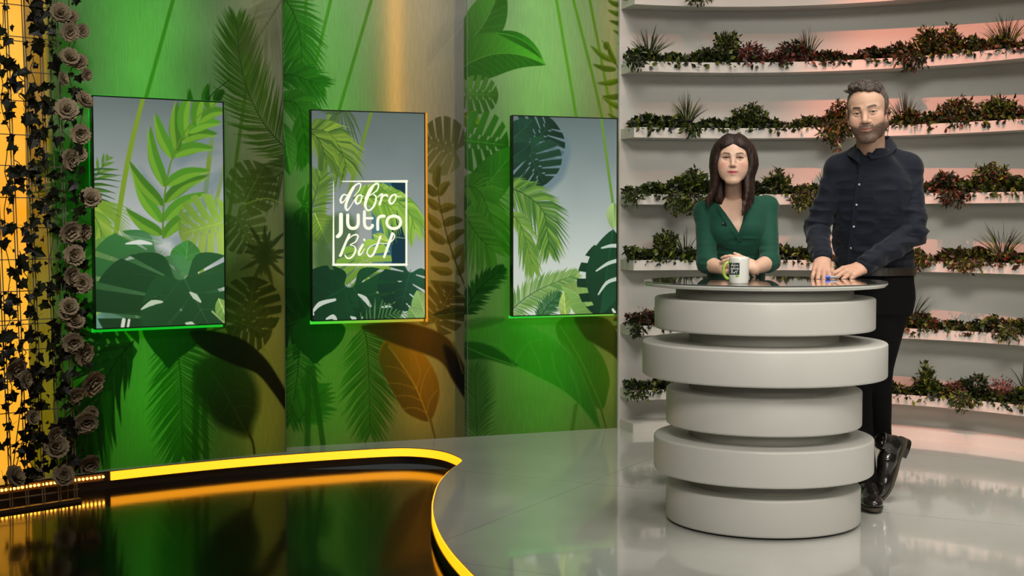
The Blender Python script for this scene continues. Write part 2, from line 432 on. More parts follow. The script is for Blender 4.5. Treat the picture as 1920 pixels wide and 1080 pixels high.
        for side, c in ((Lf, c1), (Rt, c2)):
            b, al = s.mask(np.vstack([cen, side[::-1]]), soft)
            if b is None: continue
            X, Y = np.meshgrid(np.arange(b[0], b[2]), np.arange(b[1], b[3]))
            f = np.clip(((X - A[0]) * t[0] + (Y - A[1]) * t[1]) / L, 0, 1)[..., None]
            cc = np.asarray(c, float); s.comp(b, a * al, cc * (0.85 + 0.3 * f) if c is c1 else cc * (1.1 - 0.25 * f))
        vc = vein if vein is not None else np.clip(np.asarray(c1, float) * 1.6, 0, 1)
        s.seg(cen, np.linspace(1.6, 0.5, 26) * s.k * 0.55, vc, a * va * 1.5 if va < .6 else a, 1)
        for k in range(1, veins + 1):
            i = int(26 * (0.08 + 0.78 * k / (veins + 1))); j = min(i + 5, 25)
            for sd in (Lf, Rt):
                s.seg(catmull([cen[i], cen[i] * 0.5 + sd[j] * 0.5 + tg[i] * W * 0.02, cen[i] * .08 + sd[j] * 0.92], 4), 0.5 * s.k * 0.7, vc, a * va, 1)
    def monstera(s, cen, R, ang, c1, c2, a=1.0, soft=1.2, sq=1.0, cuts=5, vein=None, va=0.5, stem=None, holes=True, cw=1.0, shadow=None):
        """split leaf; cen = where stem meets blade, R = length in photo px, ang = tip direction in degrees (photo, y down)"""
        C = s.m(cen); a_ = -math.radians(ang); t = np.array([math.cos(a_), math.sin(a_)]); nn = np.array([-t[1], t[0]]); Rk = R * s.k
        th = np.linspace(-math.pi, math.pi, 60, endpoint=False)
        # heart: lobes behind the stem point
        x = np.where(np.abs(th) < 1.9, np.cos(th) * 0.62 + 0.38, np.cos(th) * 0.50 + 0.34); y = np.sin(th) * 0.60 * sq
        x = x + 0.24 * np.exp(-((np.abs(th) - math.pi) / 0.28) ** 2); y = y * (1 + 0.12 * np.cos(th)); y = np.where(np.abs(th) < 0.5, y * (0.55 + 0.9 * np.abs(th)), y)
        q = C + np.outer(x * Rk, t) + np.outer(y * Rk, nn)
        if shadow is not None:
            b, al = s.mask(q + np.array(shadow[0]) * s.k, 10 * s.k)
            if b is not None: s.comp(b, al * shadow[1], np.array(shadow[2]))
        b, al = s.mask(q, soft)
        if b is None: return
        for sd in (-1, 1):
            for k in range(cuts):
                f = 0.0 + 0.78 * k / max(cuts - 1, 1); dirx = 0.15 + 0.55 * f
                p0 = C + t * Rk * (f + 0.10) * 0.92 + nn * sd * Rk * 0.17 * (1 - 0.45 * f); 
                w_ = sq * Rk * 0.9; d = t * dirx - t * 0.12 * (k == 0) + nn * sd; d = d / np.linalg.norm(d)
                p1 = p0 + d * w_
                al = s.cut(b, al, [p0, p0 + (p1 - p0) * 0.45, p1], [0.012 * Rk * cw, 0.036 * Rk * cw, 0.06 * Rk * cw], 1.0)
                if holes and k > 0:
                    h0 = C + t * Rk * (f + 0.02) * 0.92 + nn * sd * Rk * 0.07
                    al = s.cut(b, al, [h0, h0 + d * Rk * 0.05], [0.014 * Rk * cw, 0.018 * Rk * cw])
        X, Y = np.meshgrid(np.arange(b[0], b[2]), np.arange(b[1], b[3])); side = (X - C[0]) * nn[0] + (Y - C[1]) * nn[1]; f = ((X - C[0]) * t[0] + (Y - C[1]) * t[1]) / Rk
        mixf = np.clip(0.5 + side / (0.25 * Rk) * 0.5, 0, 1)[..., None]; cc = np.asarray(c1) * mixf + np.asarray(c2) * (1 - mixf); cc = cc * (1.12 - 0.3 * np.clip(f, 0, 1))[..., None]
        s.comp(b, a * al, cc)
        vc = vein if vein is not None else np.clip(np.asarray(c1, float) * 1.7, 0, 1)
        s.seg([C, C + t * Rk * 0.93], [0.9 * s.k, 0.3], vc, a * va, 1)
        for sd in (-1, 1):
            for k in range(cuts):
                f = 0.05 + 0.8 * k / cuts; p0 = C + t * Rk * f; d = t * (0.35 + 0.4 * f) + nn * sd; d /= np.linalg.norm(d)
                s.seg([p0, p0 + d * Rk * 0.42 * sq], [0.45 * s.k, 0.2], vc, a * va * 0.7, 1)
        if stem is not None: s.line([cen] + stem, [2.5, 2], vc, a * 0.8)
    def palm(s, rach, n, length, wpx, ang, c1, c2, a=1.0, sides=(-1, 1), soft=1.0, droop=0.15, taper=0.35, seed=3, rc=None, start=0.02):
        """feather palm: rach = midrib from base to tip in photo px"""
        rg = random.Random(seed); q = catmull(s.mm(rach), 10) if len(rach) > 2 else s.mm(rach); cum = np.r_[0, np.cumsum(np.linalg.norm(np.diff(q, axis=0), axis=1))]; cum /= cum[-1]
        c1, c2 = np.asarray(c1, float), np.asarray(c2, float)
        for i in range(n):
            f = start + (1 - start) * i / (n - 1); p = np.array([np.interp(f, cum, q[:, 0]), np.interp(f, cum, q[:, 1])])
            g = np.array([np.interp(min(f + .04, 1), cum, q[:, 0]), np.interp(min(f + .04, 1), cum, q[:, 1])]) - np.array([np.interp(max(f - .04, 0), cum, q[:, 0]), np.interp(max(f - .04, 0), cum, q[:, 1])])
            g /= np.linalg.norm(g) + 1e-9
            for sd in sides:
                an = math.radians(ang * (1 - 0.55 * f) + rg.uniform(-4, 4)) * sd; ca, sa = math.cos(an), math.sin(an)
                d = np.array([g[0] * ca - g[1] * sa, g[0] * sa + g[1] * ca]); Lk = length * s.k * (math.sin(math.pi * (0.18 + 0.72 * f)) ** 0.6) * rg.uniform(0.88, 1.05)
                if f > 0.85: Lk *= 1 - taper * (f - 0.85) / 0.15
                e = p + d * Lk + np.array([0, -droop * Lk]); mid = (p + e) / 2 + np.array([0, droop * Lk * 0.45])
                c = c1 + (c2 - c1) * rg.random()
                s.seg([p, mid, e], [wpx * s.k * 0.3, wpx * s.k * 0.5, 0.12 * s.k], c, a * rg.uniform(.85, 1), soft)
        s.seg(q, np.linspace(1.1, 0.4, len(q)) * s.k, rc if rc is not None else c1 * 0.8, a, 1)
    def fern(s, rach, items, wpx, c1, c2, a=1.0, soft=1.2, rw=2.5, shadow=None):
        """items: list of (base, tip) leaflets in photo px"""
        for pas in ((0, 1) if shadow else (1,)):
            for i, (p, q) in enumerate(items):
                A, B = s.m(p), s.m(q); d = B - A; nn = np.array([-d[1], d[0]])
                sd = 1 if (q[0] - p[0]) > 0 else -1
                mid = (A + B) / 2 + nn * 0.07
                pp = catmull([A, mid, B], 7); u = np.linspace(0, 1, len(pp)); wd = np.sin(np.pi * u ** 0.72) ** 1.1 * wpx * s.k / 2 * 1.12 + 0.2
                if pas == 0: s.seg(pp + np.array(shadow[0]) * s.k, wd, shadow[2], shadow[1], 9 * s.k); continue
                s.seg(pp, wd, np.asarray(c1) * (1 + 0.12 * math.sin(i * 2.3)), a, soft)
                s.seg(pp - nn / (np.linalg.norm(nn) + 1e-9) * wd.max() * 0.45 * sd, wd * 0.45, c2, a * 0.7, 2 * soft)
                s.seg(pp, 0.35 * s.k, np.asarray(c2) * 0.7, a * 0.5, 1)
        s.line(rach, [rw, rw * .7, rw * 0.4], np.asarray(c2) * 0.75, a)
    def poly(s, pts, c1, c2=None, a=1.0, soft=1.5, n=6, vein=None):
        q = catmull(s.mm(pts), n, closed=True); b, al = s.mask(q, soft)
        if b is None: return
        f = np.linspace(0, 1, b[3] - b[1])[:, None, None]; s.comp(b, al * a, np.asarray(c1) * f + np.asarray(c2 if c2 is not None else c1) * (1 - f))
    def mesh(s, name, material, parent=None):
        ys, xs = np.arange(s.h), np.arange(s.w); X, Y = np.meshgrid(xs / s.dens, ys / s.dens)
        V = s.org + X.reshape(-1, 1) * s.eu + Y.reshape(-1, 1) * np.array([0, 0, 1.0])
        i = (ys[:-1, None] * s.w + xs[None, :-1]).ravel(); F = np.stack([i, i + 1, i + 1 + s.w, i + s.w], 1)
        return meshobj(name, V, F, material, parent, cols=lin(np.clip(s.img, 0, 1).reshape(-1, 3) * 255), loc=s.org)

def c(*v): return np.array(v, float) / 255.0
def plane_between(a, b, z=0):
    A, B = np.array([a[0], a[1], z]), np.array([b[0], b[1], z]); e = B - A; L = np.linalg.norm(e); e /= L
    return A, e, L, np.array([e[1], -e[0], 0.0])      # normal towards the camera side

def print_material():
    m = bpy.data.materials.new('backlit_leaf_print'); m.use_nodes = True; nt = m.node_tree; nt.nodes.clear()
    o = nt.nodes.new('ShaderNodeOutputMaterial'); a = nt.nodes.new('ShaderNodeAttribute'); a.attribute_name = 'Col'
    d = nt.nodes.new('ShaderNodeBsdfDiffuse'); t = nt.nodes.new('ShaderNodeBsdfTranslucent'); g = nt.nodes.new('ShaderNodeBsdfGlossy')
    g.inputs['Roughness'].default_value = 0.35; g.inputs['Color'].default_value = (0.9, 0.9, 0.9, 1)
    # fine vertical weave of the fabric
    tc = nt.nodes.new('ShaderNodeTexCoord'); wv = nt.nodes.new('ShaderNodeTexNoise'); wv.inputs['Scale'].default_value = 1.0; mp = nt.nodes.new('ShaderNodeMapping')
    mp.inputs['Scale'].default_value = (260, 260, 12); nt.links.new(tc.outputs['Object'], mp.inputs[0]); nt.links.new(mp.outputs[0], wv.inputs['Vector'])
    mr = nt.nodes.new('ShaderNodeMapRange'); mr.inputs[1].default_value = .3; mr.inputs[2].default_value = .7; mr.inputs[3].default_value = 0.9; mr.inputs[4].default_value = 1.1
    nt.links.new(wv.outputs['Fac'], mr.inputs[0]); sc = nt.nodes.new('ShaderNodeVectorMath'); sc.operation = 'SCALE'
    nt.links.new(a.outputs['Color'], sc.inputs[0]); nt.links.new(mr.outputs[0], sc.inputs['Scale'])
    nt.links.new(sc.outputs[0], d.inputs[0]); nt.links.new(sc.outputs[0], t.inputs[0])
    x = nt.nodes.new('ShaderNodeMixShader'); x.inputs[0].default_value = 0.72; nt.links.new(d.outputs[0], x.inputs[1]); nt.links.new(t.outputs[0], x.inputs[2])
    y = nt.nodes.new('ShaderNodeMixShader'); y.inputs[0].default_value = 0.012; nt.links.new(x.outputs[0], y.inputs[1]); nt.links.new(g.outputs[0], y.inputs[2])
    nt.links.new(y.outputs[0], o.inputs['Surface']); return m
PRINT = print_material()
WALLH = 2.85
BAM = c(95, 130, 30)

# ============================ left printed panel
pA = onz(58, 894)[:2]; pB = onz(536.5, 847)[:2]
o1, e1, L1, n1 = plane_between(pA, pB)
p1 = Art(o1, e1, L1, WALLH, 280, n1)
p1.fill_gradient([(0, c(118, 156, 84)), (0.35, c(140, 165, 120)), (0.6, c(168, 174, 162)), (1, c(190, 195, 185))]); p1.mottle(0.16, 60, 4)
for q in ([(330, -20), (240, 300), (180, 470)], [(470, 100), (430, 400), (372, 860)]): p1.line(q, 6, c(95, 135, 45), 0.75)
# feather palm, upper right
p1.palm([(560, 300), (531, 274), (496, 233), (466, 175), (450, 110), (444, 38)], 52, 74, 4.4, 62, c(72, 110, 42), c(96, 140, 60), droop=-0.12, seed=5)
p1.palm([(560, 300), (520, 330), (470, 350)], 18, 60, 5, 60, c(60, 84, 40), c(80, 110, 50), a=.8, seed=9)
p1.palm([(545, -30), (510, 30), (470, 90)], 16, 70, 6, 50, c(110, 115, 90), c(120, 125, 100), a=.45, soft=5, seed=2)
# left palm behind the first monitor and trellis
p1.palm([(230, 400), (170, 370), (130, 300)], 26, 90, 9, 60, c(48, 92, 42), c(80, 130, 60), seed=11)
p1.palm([(250, 470), (190, 440), (130, 450)], 20, 80, 8, 60, c(60, 110, 50), c(90, 135, 60), seed=12)
p1.fern([(330, 330), (370, 230), (395, 180), (430, 150)], [((372, 240), (356, 166)), ((388, 205), (390, 156)), ((404, 190), (420, 168)), ((352, 270), (340, 190))], 13, c(82, 130, 52), c(55, 98, 42))
# right edge column
p1.monstera((455, 385), 78, -60, c(100, 125, 62), c(82, 105, 52), a=.85, stem=[(500, 372), (545, 390)])
p1.monstera((440, 400), 70, 60, c(92, 118, 58), c(76, 98, 48), a=.7)
for k in range(22):
    an = math.radians(k * 360 / 22 + 7); r_ = 46 + 22 * math.sin(k * 3.7)
    p1.line([(497, 478), (497 + r_ * .6 * math.cos(an) * .7, 478 + r_ * .6 * math.sin(an)), (497 + r_ * math.cos(an) * .8, 478 + r_ * math.sin(an))], [2, 8, 0.5], c(50, 74, 34), 0.8, soft=1.5)
p1.line([(430, 560), (460, 520), (500, 560)], [60, 80, 60], c(42, 66, 30), 0.5, soft=30)
p1.monstera((462, 622), 92, -80, c(60, 88, 38), c(45, 70, 30), a=.95, stem=[(500, 660), (512, 700)])
p1.monstera((440, 600), 70, 25, c(64, 90, 40), c(48, 70, 30), a=.8)
# under the monitor
p1.monstera((230, 600), 100, 140, c(30, 66, 26), c(26, 60, 24), a=.95, cw=1.2)
p1.palm([(250, 640), (205, 700), (150, 850)], 26, 92, 8, 42, c(22, 52, 22), c(30, 66, 28), seed=21, droop=0.1)
p1.palm([(325, 628), (338, 700), (343, 850)], 38, 82, 4.4, 62, c(50, 104, 34), c(70, 128, 44), seed=22, droop=0.05)
p1.poly([(272, 600), (268, 625), (285, 655), (302, 674), (316, 691), (330, 676), (352, 660), (376, 640), (388, 615), (384, 600), (330, 590)], c(30, 82, 30), c(24, 74, 26)); p1.line([(384, 624), (405, 618), (425, 612)], 3, c(60, 110, 50))
p1.line([(203, 740), (200, 880)], 11, c(40, 90, 30), .7, soft=4); p1.line([(368, 690), (366, 880)], 11, c(42, 92, 30), .8, soft=4); p1.line([(380, 700), (388, 880)], 10, c(42, 92, 30), .7, soft=3)
ZB = lambda L, ox=0, oy=602, k=3.418: [(ox + x / k, oy + y / k) for x, y in L]
p1.poly(ZB([(1290, 240), (1450, 220), (1580, 300), (1650, 430), (1655, 560), (1620, 660), (1590, 735), (1480, 705), (1380, 650), (1310, 540), (1240, 400)]), c(52, 96, 34), c(26, 48, 24), soft=14)
p1.line(ZB([(1330, 300), (1450, 470), (1580, 720)]), 2, c(70, 104, 40), .5); [p1.line(ZB(q), 1.6, c(66, 98, 40), .35) for q in ([(1400, 400), (1480, 380), (1560, 420)], [(1450, 470), (1540, 450), (1640, 500)], [(1500, 560), (1580, 540), (1650, 580)], [(1400, 400), (1370, 480), (1330, 520)], [(1470, 510), (1430, 590), (1390, 630)], [(1530, 620), (1480, 670), (1450, 690)])]
p1.line([(466, 812), (474, 830), (477, 850)], [6, 4, 4], c(60, 70, 30))
p1.poly(ZB([(1230, 60), (1400, 70), (1560, 120), (1700, 240), (1800, 390), (1840, 480), (1840, 580), (1760, 470), (1650, 340), (1500, 280), (1330, 200), (1240, 120)]), c(26, 44, 22), c(16, 22, 14), soft=3)

# ============================ middle printed panel
pA = onz(529, 839.2)[:2]; pB = onz(877.5, 819)[:2]
o2, e2, L2, n2 = plane_between(pA, pB)
p2 = Art(o2, e2, L2, WALLH, 280, n2)
p2.fill_gradient([(0, c(150, 152, 92)), (0.35, c(160, 160, 120)), (0.6, c(172, 170, 155)), (1, c(185, 185, 172))]); p2.mottle(0.10, 60, 8)
p2.leaf((880, 30), (800, 130), 60, c(170, 172, 165), c(165, 168, 160), a=.35, soft=8, veins=0)
for q in ([(625, -20), (560, 250)], [(702, -20), (600, 330)], [(575, -20), (565, 200)]): p2.line(q, 6, c(100, 140, 45), 0.8)
p2.palm([(520, -20), (548, 20), (563, 70), (567, 150)], 42, 66, 5, 58, c(62, 115, 42), c(92, 150, 60), seed=31, droop=0.12)
p2.palm([(510, 150), (545, 140), (600, 160)], 20, 60, 6, 50, c(54, 100, 38), c(75, 130, 50), seed=32, droop=.2)
p2.palm([(520, 190), (560, 200), (575, 290)], 26, 60, 9, 45, c(66, 110, 42), c(90, 140, 56), seed=33, droop=.3)
p2.leaf((530, 230), (545, 330), 40, c(110, 150, 80), c(85, 130, 60), soft=2)
p2.monstera((560, 385), 72, 10, c(84, 125, 52), c(66, 104, 44), a=.95, sq=1.1)
p2.line([(540, 440), (560, 520), (545, 600)], [90, 100, 80], c(20, 58, 22), 0.9, soft=30)
p2.monstera((585, 590), 110, 160, c(28, 66, 26), c(22, 54, 22), cw=1.3)
p2.monstera((862, 285), 82, 197, c(125, 128, 80), c(100, 104, 62), a=.88, sq=1.15, cw=.8, vein=c(150, 145, 100))
p2.fern([(890, 580), (850, 480), (828, 400), (818, 335)],
        [((819, 350), (824, 308)), ((823, 365), (843, 340)), ((817, 365), (801, 345)), ((824, 395), (856, 386)), ((822, 390), (803, 372)), ((832, 420), (868, 412)), ((826, 425), (803, 400)),
         ((838, 455), (874, 430)), ((834, 455), (804, 430)), ((848, 485), (882, 455)), ((842, 487), (806, 470)), ((858, 515), (888, 480)), ((848, 510), (808, 500)),
         ((862, 536), (806, 526)), ((872, 556), (804, 548)), ((870, 500), (886, 440))], 15, c(120, 118, 52), c(92, 94, 40), rw=3)
p2.monstera((812, 612), 84, -62, c(112, 106, 44), c(88, 84, 36), a=.95, stem=[(830, 640), (850, 690)])
p2.leaf((880, 585), (810, 592), 22, c(70, 78, 30), c(60, 66, 26))
# below the monitor
p2.palm([(560, 640), (558, 700), (545, 790)], 28, 62, 5, 65, c(50, 100, 34), c(72, 126, 46), seed=35)
p2.palm([(560, 790), (580, 760), (590, 730)], 14, 60, 12, 60, c(58, 104, 38), c(80, 132, 52), seed=36, a=.8)
p2.palm([(680, 612), (690, 660), (694, 810)], 38, 80, 4.4, 62, c(62, 108, 34), c(82, 130, 44), seed=37, droop=0.05)
p2.poly([(556, 605), (548, 628), (558, 652), (575, 668), (590, 682), (606, 670), (628, 654), (644, 632), (644, 610), (600, 590)], c(34, 86, 32), c(26, 78, 28))
p2.line([(578, 690), (576, 880)], 11, c(54, 98, 34), .8, soft=3); p2.line([(586, 690), (612, 880)], 10, c(52, 92, 32), .8, soft=2)
ZC = lambda L: [(600 + x / 3.195, 511 + y / 3.195) for x, y in L]
p2.poly(ZC([(400, 400), (520, 430), (620, 490), (690, 600), (715, 700), (700, 800), (655, 888), (560, 865), (500, 820), (440, 720), (390, 620), (350, 500)]), c(168, 134, 34), c(104, 86, 26), soft=3)
p2.poly(ZC([(400, 420), (450, 500), (560, 670), (650, 880), (560, 862), (500, 820), (440, 720), (390, 620), (355, 510)]), c(112, 96, 30), c(92, 78, 24), a=.7, soft=2)
p2.line(ZC([(410, 440), (560, 660), (652, 885)]), [3, 2.5, 2], c(190, 165, 70), .7); [p2.line(ZC(q), 2, c(180, 152, 62), .5) for q in ([(580, 690), (600, 600), (570, 500), (540, 450)], [(600, 740), (620, 640), (660, 560)], [(640, 840), (660, 760), (705, 700)], [(540, 640), (480, 580), (400, 560)], [(580, 700), (500, 670), (410, 660)], [(610, 770), (540, 740), (450, 740)], [(635, 840), (570, 810), (500, 815)])]
p2.line([(806, 784), (818, 830)], [5, 3], c(110, 100, 40))
p2.poly(ZC([(250, 320), (480, 300), (640, 330), (760, 390), (830, 490), (884, 620), (884, 760), (800, 650), (730, 540), (620, 485), (480, 440), (360, 390)]), c(92, 74, 26), c(60, 50, 18), soft=4)
p2.poly(ZC([(740, 440), (800, 470), (850, 560), (886, 650), (884, 762), (830, 690), (780, 600)]), c(34, 30, 14), c(14, 16, 8), soft=6)

p2.line([(850, 640), (868, 700)], 2.5, c(120, 110, 50))

# ============================ right printed panel
pA = onz(871, 819.5)[:2]; pB = onz(1177.5, 801)[:2]
o3, e3, L3, n3 = plane_between(pA, pB)
p3 = Art(o3, e3, L3, WALLH, 280, n3)
p3.fill_gradient([(0, c(135, 160, 92)), (0.35, c(155, 172, 125)), (0.6, c(176, 178, 162)), (1, c(190, 195, 180))]); p3.mottle(0.10, 60, 10)
for q in ([(1040, -20), (1082, 230), (1095, 330)], [(1070, -20), (1120, 180), (1150, 330)], [(1102, -20), (1150, 230)]): p3.line(q, 6, c(118, 160, 45), 0.85)
p3.leaf((860, 95), (938, -40), 78, c(100, 150, 70), c(78, 125, 54), bend=-0.1, vein=c(150, 180, 110))
p3.leaf((850, 140), (1024, 122), 84, c(95, 150, 62), c(68, 118, 46), bend=0.16, veins=9, shape=.35, vein=c(140, 180, 90))
p3.leaf((932, 62), (1018, 112), 22, c(70, 125, 48), c(60, 110, 40), bend=.12, veins=0)
p3.monstera((868, 176), 72, 0, c(115, 155, 80), c(88, 128, 60), vein=c(150, 180, 105), sq=.85)
p3.leaf((868, 215), (900, 235), 36, c(125, 150, 50), c(105, 135, 45))
p3.monstera((862, 262), 100, 5, c(86, 140, 60), c(66, 118, 48), sq=1.0, cw=1.3)
p3.leaf((870, 400), (975, 270), 76, c(70, 125, 50), c(86, 140, 60), veins=5)
p3.palm([(860, 350), (900, 360), (935, 450)], 30, 66, 6, 55, c(80, 132, 48), c(112, 160, 70), seed=41, droop=.25)
p3.palm([(870, 400), (895, 440), (925, 470)], 26, 70, 6, 60, c(78, 128, 46), c(108, 155, 66), seed=42, droop=.3)
p3.palm([(868, 590), (900, 540), (940, 505)], 20, 42, 7, 55, c(30, 76, 28), c(44, 96, 36), seed=43)
p3.fern([(1210, 330), (1178, 180), (1150, 110), (1128, 75)], [((1138, 92), (1136, 78)), ((1150, 115), (1108, 85)), ((1155, 130), (1112, 120)), ((1162, 150), (1120, 155)), ((1155, 120), (1140, 78)), ((1170, 178), (1130, 180)), ((1178, 205), (1130, 182)),
         ((1182, 235), (1140, 212)), ((1182, 270), (1150, 245)), ((1184, 300), (1160, 275))], 10, c(112, 138, 42), c(90, 112, 36))
p3.fern([(1200, 80), (1175, 30), (1160, -20)], [((1165, 10), (1140, 0)), ((1172, 28), (1140, 18)), ((1180, 45), (1143, 38)), ((1186, 70), (1150, 56)), ((1190, 90), (1158, 80))], 9, c(100, 130, 42), c(80, 105, 34))
p3.line([(1172, 300), (1176, 600)], [16, 22], c(125, 115, 40), .8, soft=8)
p3.monstera((1178, 500), 80, 100, c(95, 92, 30), c(84, 84, 28), a=.8, holes=False)
# below the monitor
p3.palm([(895, 850), (893, 760), (890, 690)], 26, 60, 4, 55, c(56, 96, 38), c(80, 120, 48), a=.55, seed=45)
p3.line(ZC([(940, 520), (945, 700), (940, 900)]), [50, 60, 40], c(44, 84, 34), .45, soft=20)
p3.poly(ZC([(860, 360), (960, 300), (1100, 280), (1250, 320), (1400, 400), (1500, 495), (1590, 640), (1640, 780), (1672, 935), (1560, 800), (1450, 705), (1300, 625), (1160, 555), (1000, 500), (860, 440)]), c(104, 166, 70), c(66, 130, 44), soft=4)
p3.poly(ZC([(860, 420), (1000, 430), (1120, 500), (1180, 565), (1000, 520), (860, 515)]), c(44, 100, 34), c(40, 90, 30), soft=4, a=.9)
p3.line(ZC([(860, 440), (1000, 500), (1160, 555), (1300, 625), (1450, 705), (1560, 800), (1672, 935)]), [2, 2.5, 1.5], c(120, 180, 86), .6)
[p3.line(ZC(q), 2.5, c(128, 186, 90), .35, soft=2.5) for q in ([(1000, 430), (1080, 440), (1160, 550)], [(1160, 550), (1240, 430), (1330, 400)], [(1330, 640), (1320, 560), (1260, 430)], [(1460, 700), (1410, 590), (1390, 480)], [(1560, 800), (1540, 690), (1490, 560)])]
p3.poly(ZC([(1150, 280), (1420, 260), (1440, 420), (1300, 400), (1180, 340)]), c(130, 190, 110), c(110, 175, 90), soft=24, a=.55)
p3.poly(ZC([(850, 300), (960, 270), (1100, 270), (1080, 300), (900, 340)]), c(70, 120, 44), c(60, 110, 40), soft=6, a=.6)
p3.poly(ZC([(1420, 300), (1540, 260), (1640, 430), (1700, 520), (1735, 640), (1720, 740), (1695, 815), (1640, 790), (1580, 640), (1500, 490), (1430, 400)]), c(100, 152, 52), c(78, 130, 42), soft=3)
p3.line(ZC([(1440, 320), (1560, 520), (1690, 812)]), [2, 2.5, 2], c(140, 184, 90), .5); p3.line(ZC([(1440, 400), (1540, 540), (1640, 790)]), 2, c(130, 176, 80), .4)

p3.poly(ZC([(1530, 260), (1720, 280), (1800, 400), (1850, 520), (1850, 600), (1760, 500), (1650, 430), (1580, 380)]), c(88, 100, 36), c(60, 74, 24), soft=4)
p3.line([(1126, 765), (1138, 808)], [4, 3], c(100, 120, 45)); p3.line([(1080, 760), (1072, 810)], 8, c(96, 120, 45), .6, soft=3)
p3.fern([(1170, 690), (1150, 610)], [((1152, 612), (1182, 622)), ((1156, 625), (1182, 645)), ((1160, 645), (1184, 668)), ((1150, 600), (1178, 595))], 8, c(110, 105, 36), c(92, 90, 30))

frame_mat = mat('dark_panel_frame', (0.03, 0.03, 0.028), 0.5)
clear_edge = mat('pale_acrylic_edge', (0.12, 0.12, 0.10), 0.4)
def wall_panel(art, name, o, e, L, n, post=None):
    w_ = art.mesh(name, PRINT); tag(w_, kind='structure')
    # dark boards close the light box behind the print
    mb = MB(); R = np.stack([e, -n, [0, 0, 1.0]], 1)
    mb.box(o + e * L / 2 - n * 0.50 + np.array([0, 0, WALLH / 2]), (L, 0.02, WALLH), R)
    if post: 
        a_, b_ = post; mb.box(o + e * (a_ + b_) / 2 - n * 0.03 + np.array([0, 0, WALLH / 2]), (b_ - a_, 0.05, WALLH), R)
    mb.box(o + e * (L - 0.004) - n * 0.26 + np.array([0, 0, WALLH / 2]), (0.008, 0.48, WALLH), R)
    mb.box(o + e * 0.004 - n * 0.26 + np.array([0, 0, WALLH / 2]), (0.008, 0.48, WALLH), R)
    mb.build(name + '_box', frame_mat, w_)
    mb = MB(); mb.box(o + e * (L - 0.003) + n * 0.001 + np.array([0, 0, WALLH / 2]), (0.004, 0.006, WALLH), R)
    mb.build(name + '_edge', clear_edge, w_)
    return w_
def backlight(o, e, n, px, art, dist, width, power, color, z0=0.1, z1=2.8):
    q = onplane(px, 420, o, n) - o; u = float(np.dot(q, e)); base = o + e * u - n * dist
    l = area('backlight_tube', (base[0], base[1], (z0 + z1) / 2), (base[0] + n[0], base[1] + n[1], (z0 + z1) / 2), width, z1 - z0, power, color)
    l.data.size = width; l.data.size_y = z1 - z0
GREEN = (0.10, 1.0, 0.03)
wall_panel(p1, 'wall_left', o1, e1, L1, n1)
wall_panel(p2, 'wall_middle', o2, e2, L2, n2, post=(float(np.dot(onplane(851, 420, o2, n2) - o2, e2)), L2))
wall_panel(p3, 'wall_back', o3, e3, L3, n3)
BL = 0.42
def green_tube(o, e, n, px, art, d, w_, pw, col):
    backlight(o, e, n, px, art, d, w_, pw * 0.52 * BL, col, 1.35, 2.8); backlight(o, e, n, px, art, d, w_, pw * 0.36 * BL, (col[0] * .5, col[1], 0.0), 0.05, 1.35)
green_tube(o1, e1, n1, 270, p1, 0.30, 0.30, 13, (0.11, 1.0, 0.03))
backlight(o1, e1, n1, 500, p1, 0.18, 0.06, 1.6 * BL, (1.0, 0.42, 0.03), 0.0, 1.0)
backlight(o1, e1, n1, 490, p1, 0.20, 0.06, 1.2 * BL, (0.9, 0.65, 0.25), 1.0, 2.8)
green_tube(o2, e2, n2, 625, p2, 0.26, 0.20, 9.5, (0.12, 1.0, 0.03))
backlight(o2, e2, n2, 742, p2, 0.07, 0.02, 1.7 * BL, (1.0, 0.42, 0.05), 1.5, 2.8)
backlight(o2, e2, n2, 790, p2, 0.18, 0.06, 3.0 * BL, (1.0, 0.45, 0.03), 0.05, 1.4)
backlight(o2, e2, n2, 790, p2, 0.18, 0.06, 1.8 * BL, (1.0, 0.62, 0.3), 1.4, 2.8)
green_tube(o3, e3, n3, 1015, p3, 0.30, 0.34, 13, (0.22, 1.0, 0.06))
backlight(o3, e3, n3, 1168, p3, 0.16, 0.06, 3.0 * BL, (1.0, 0.5, 0.0))
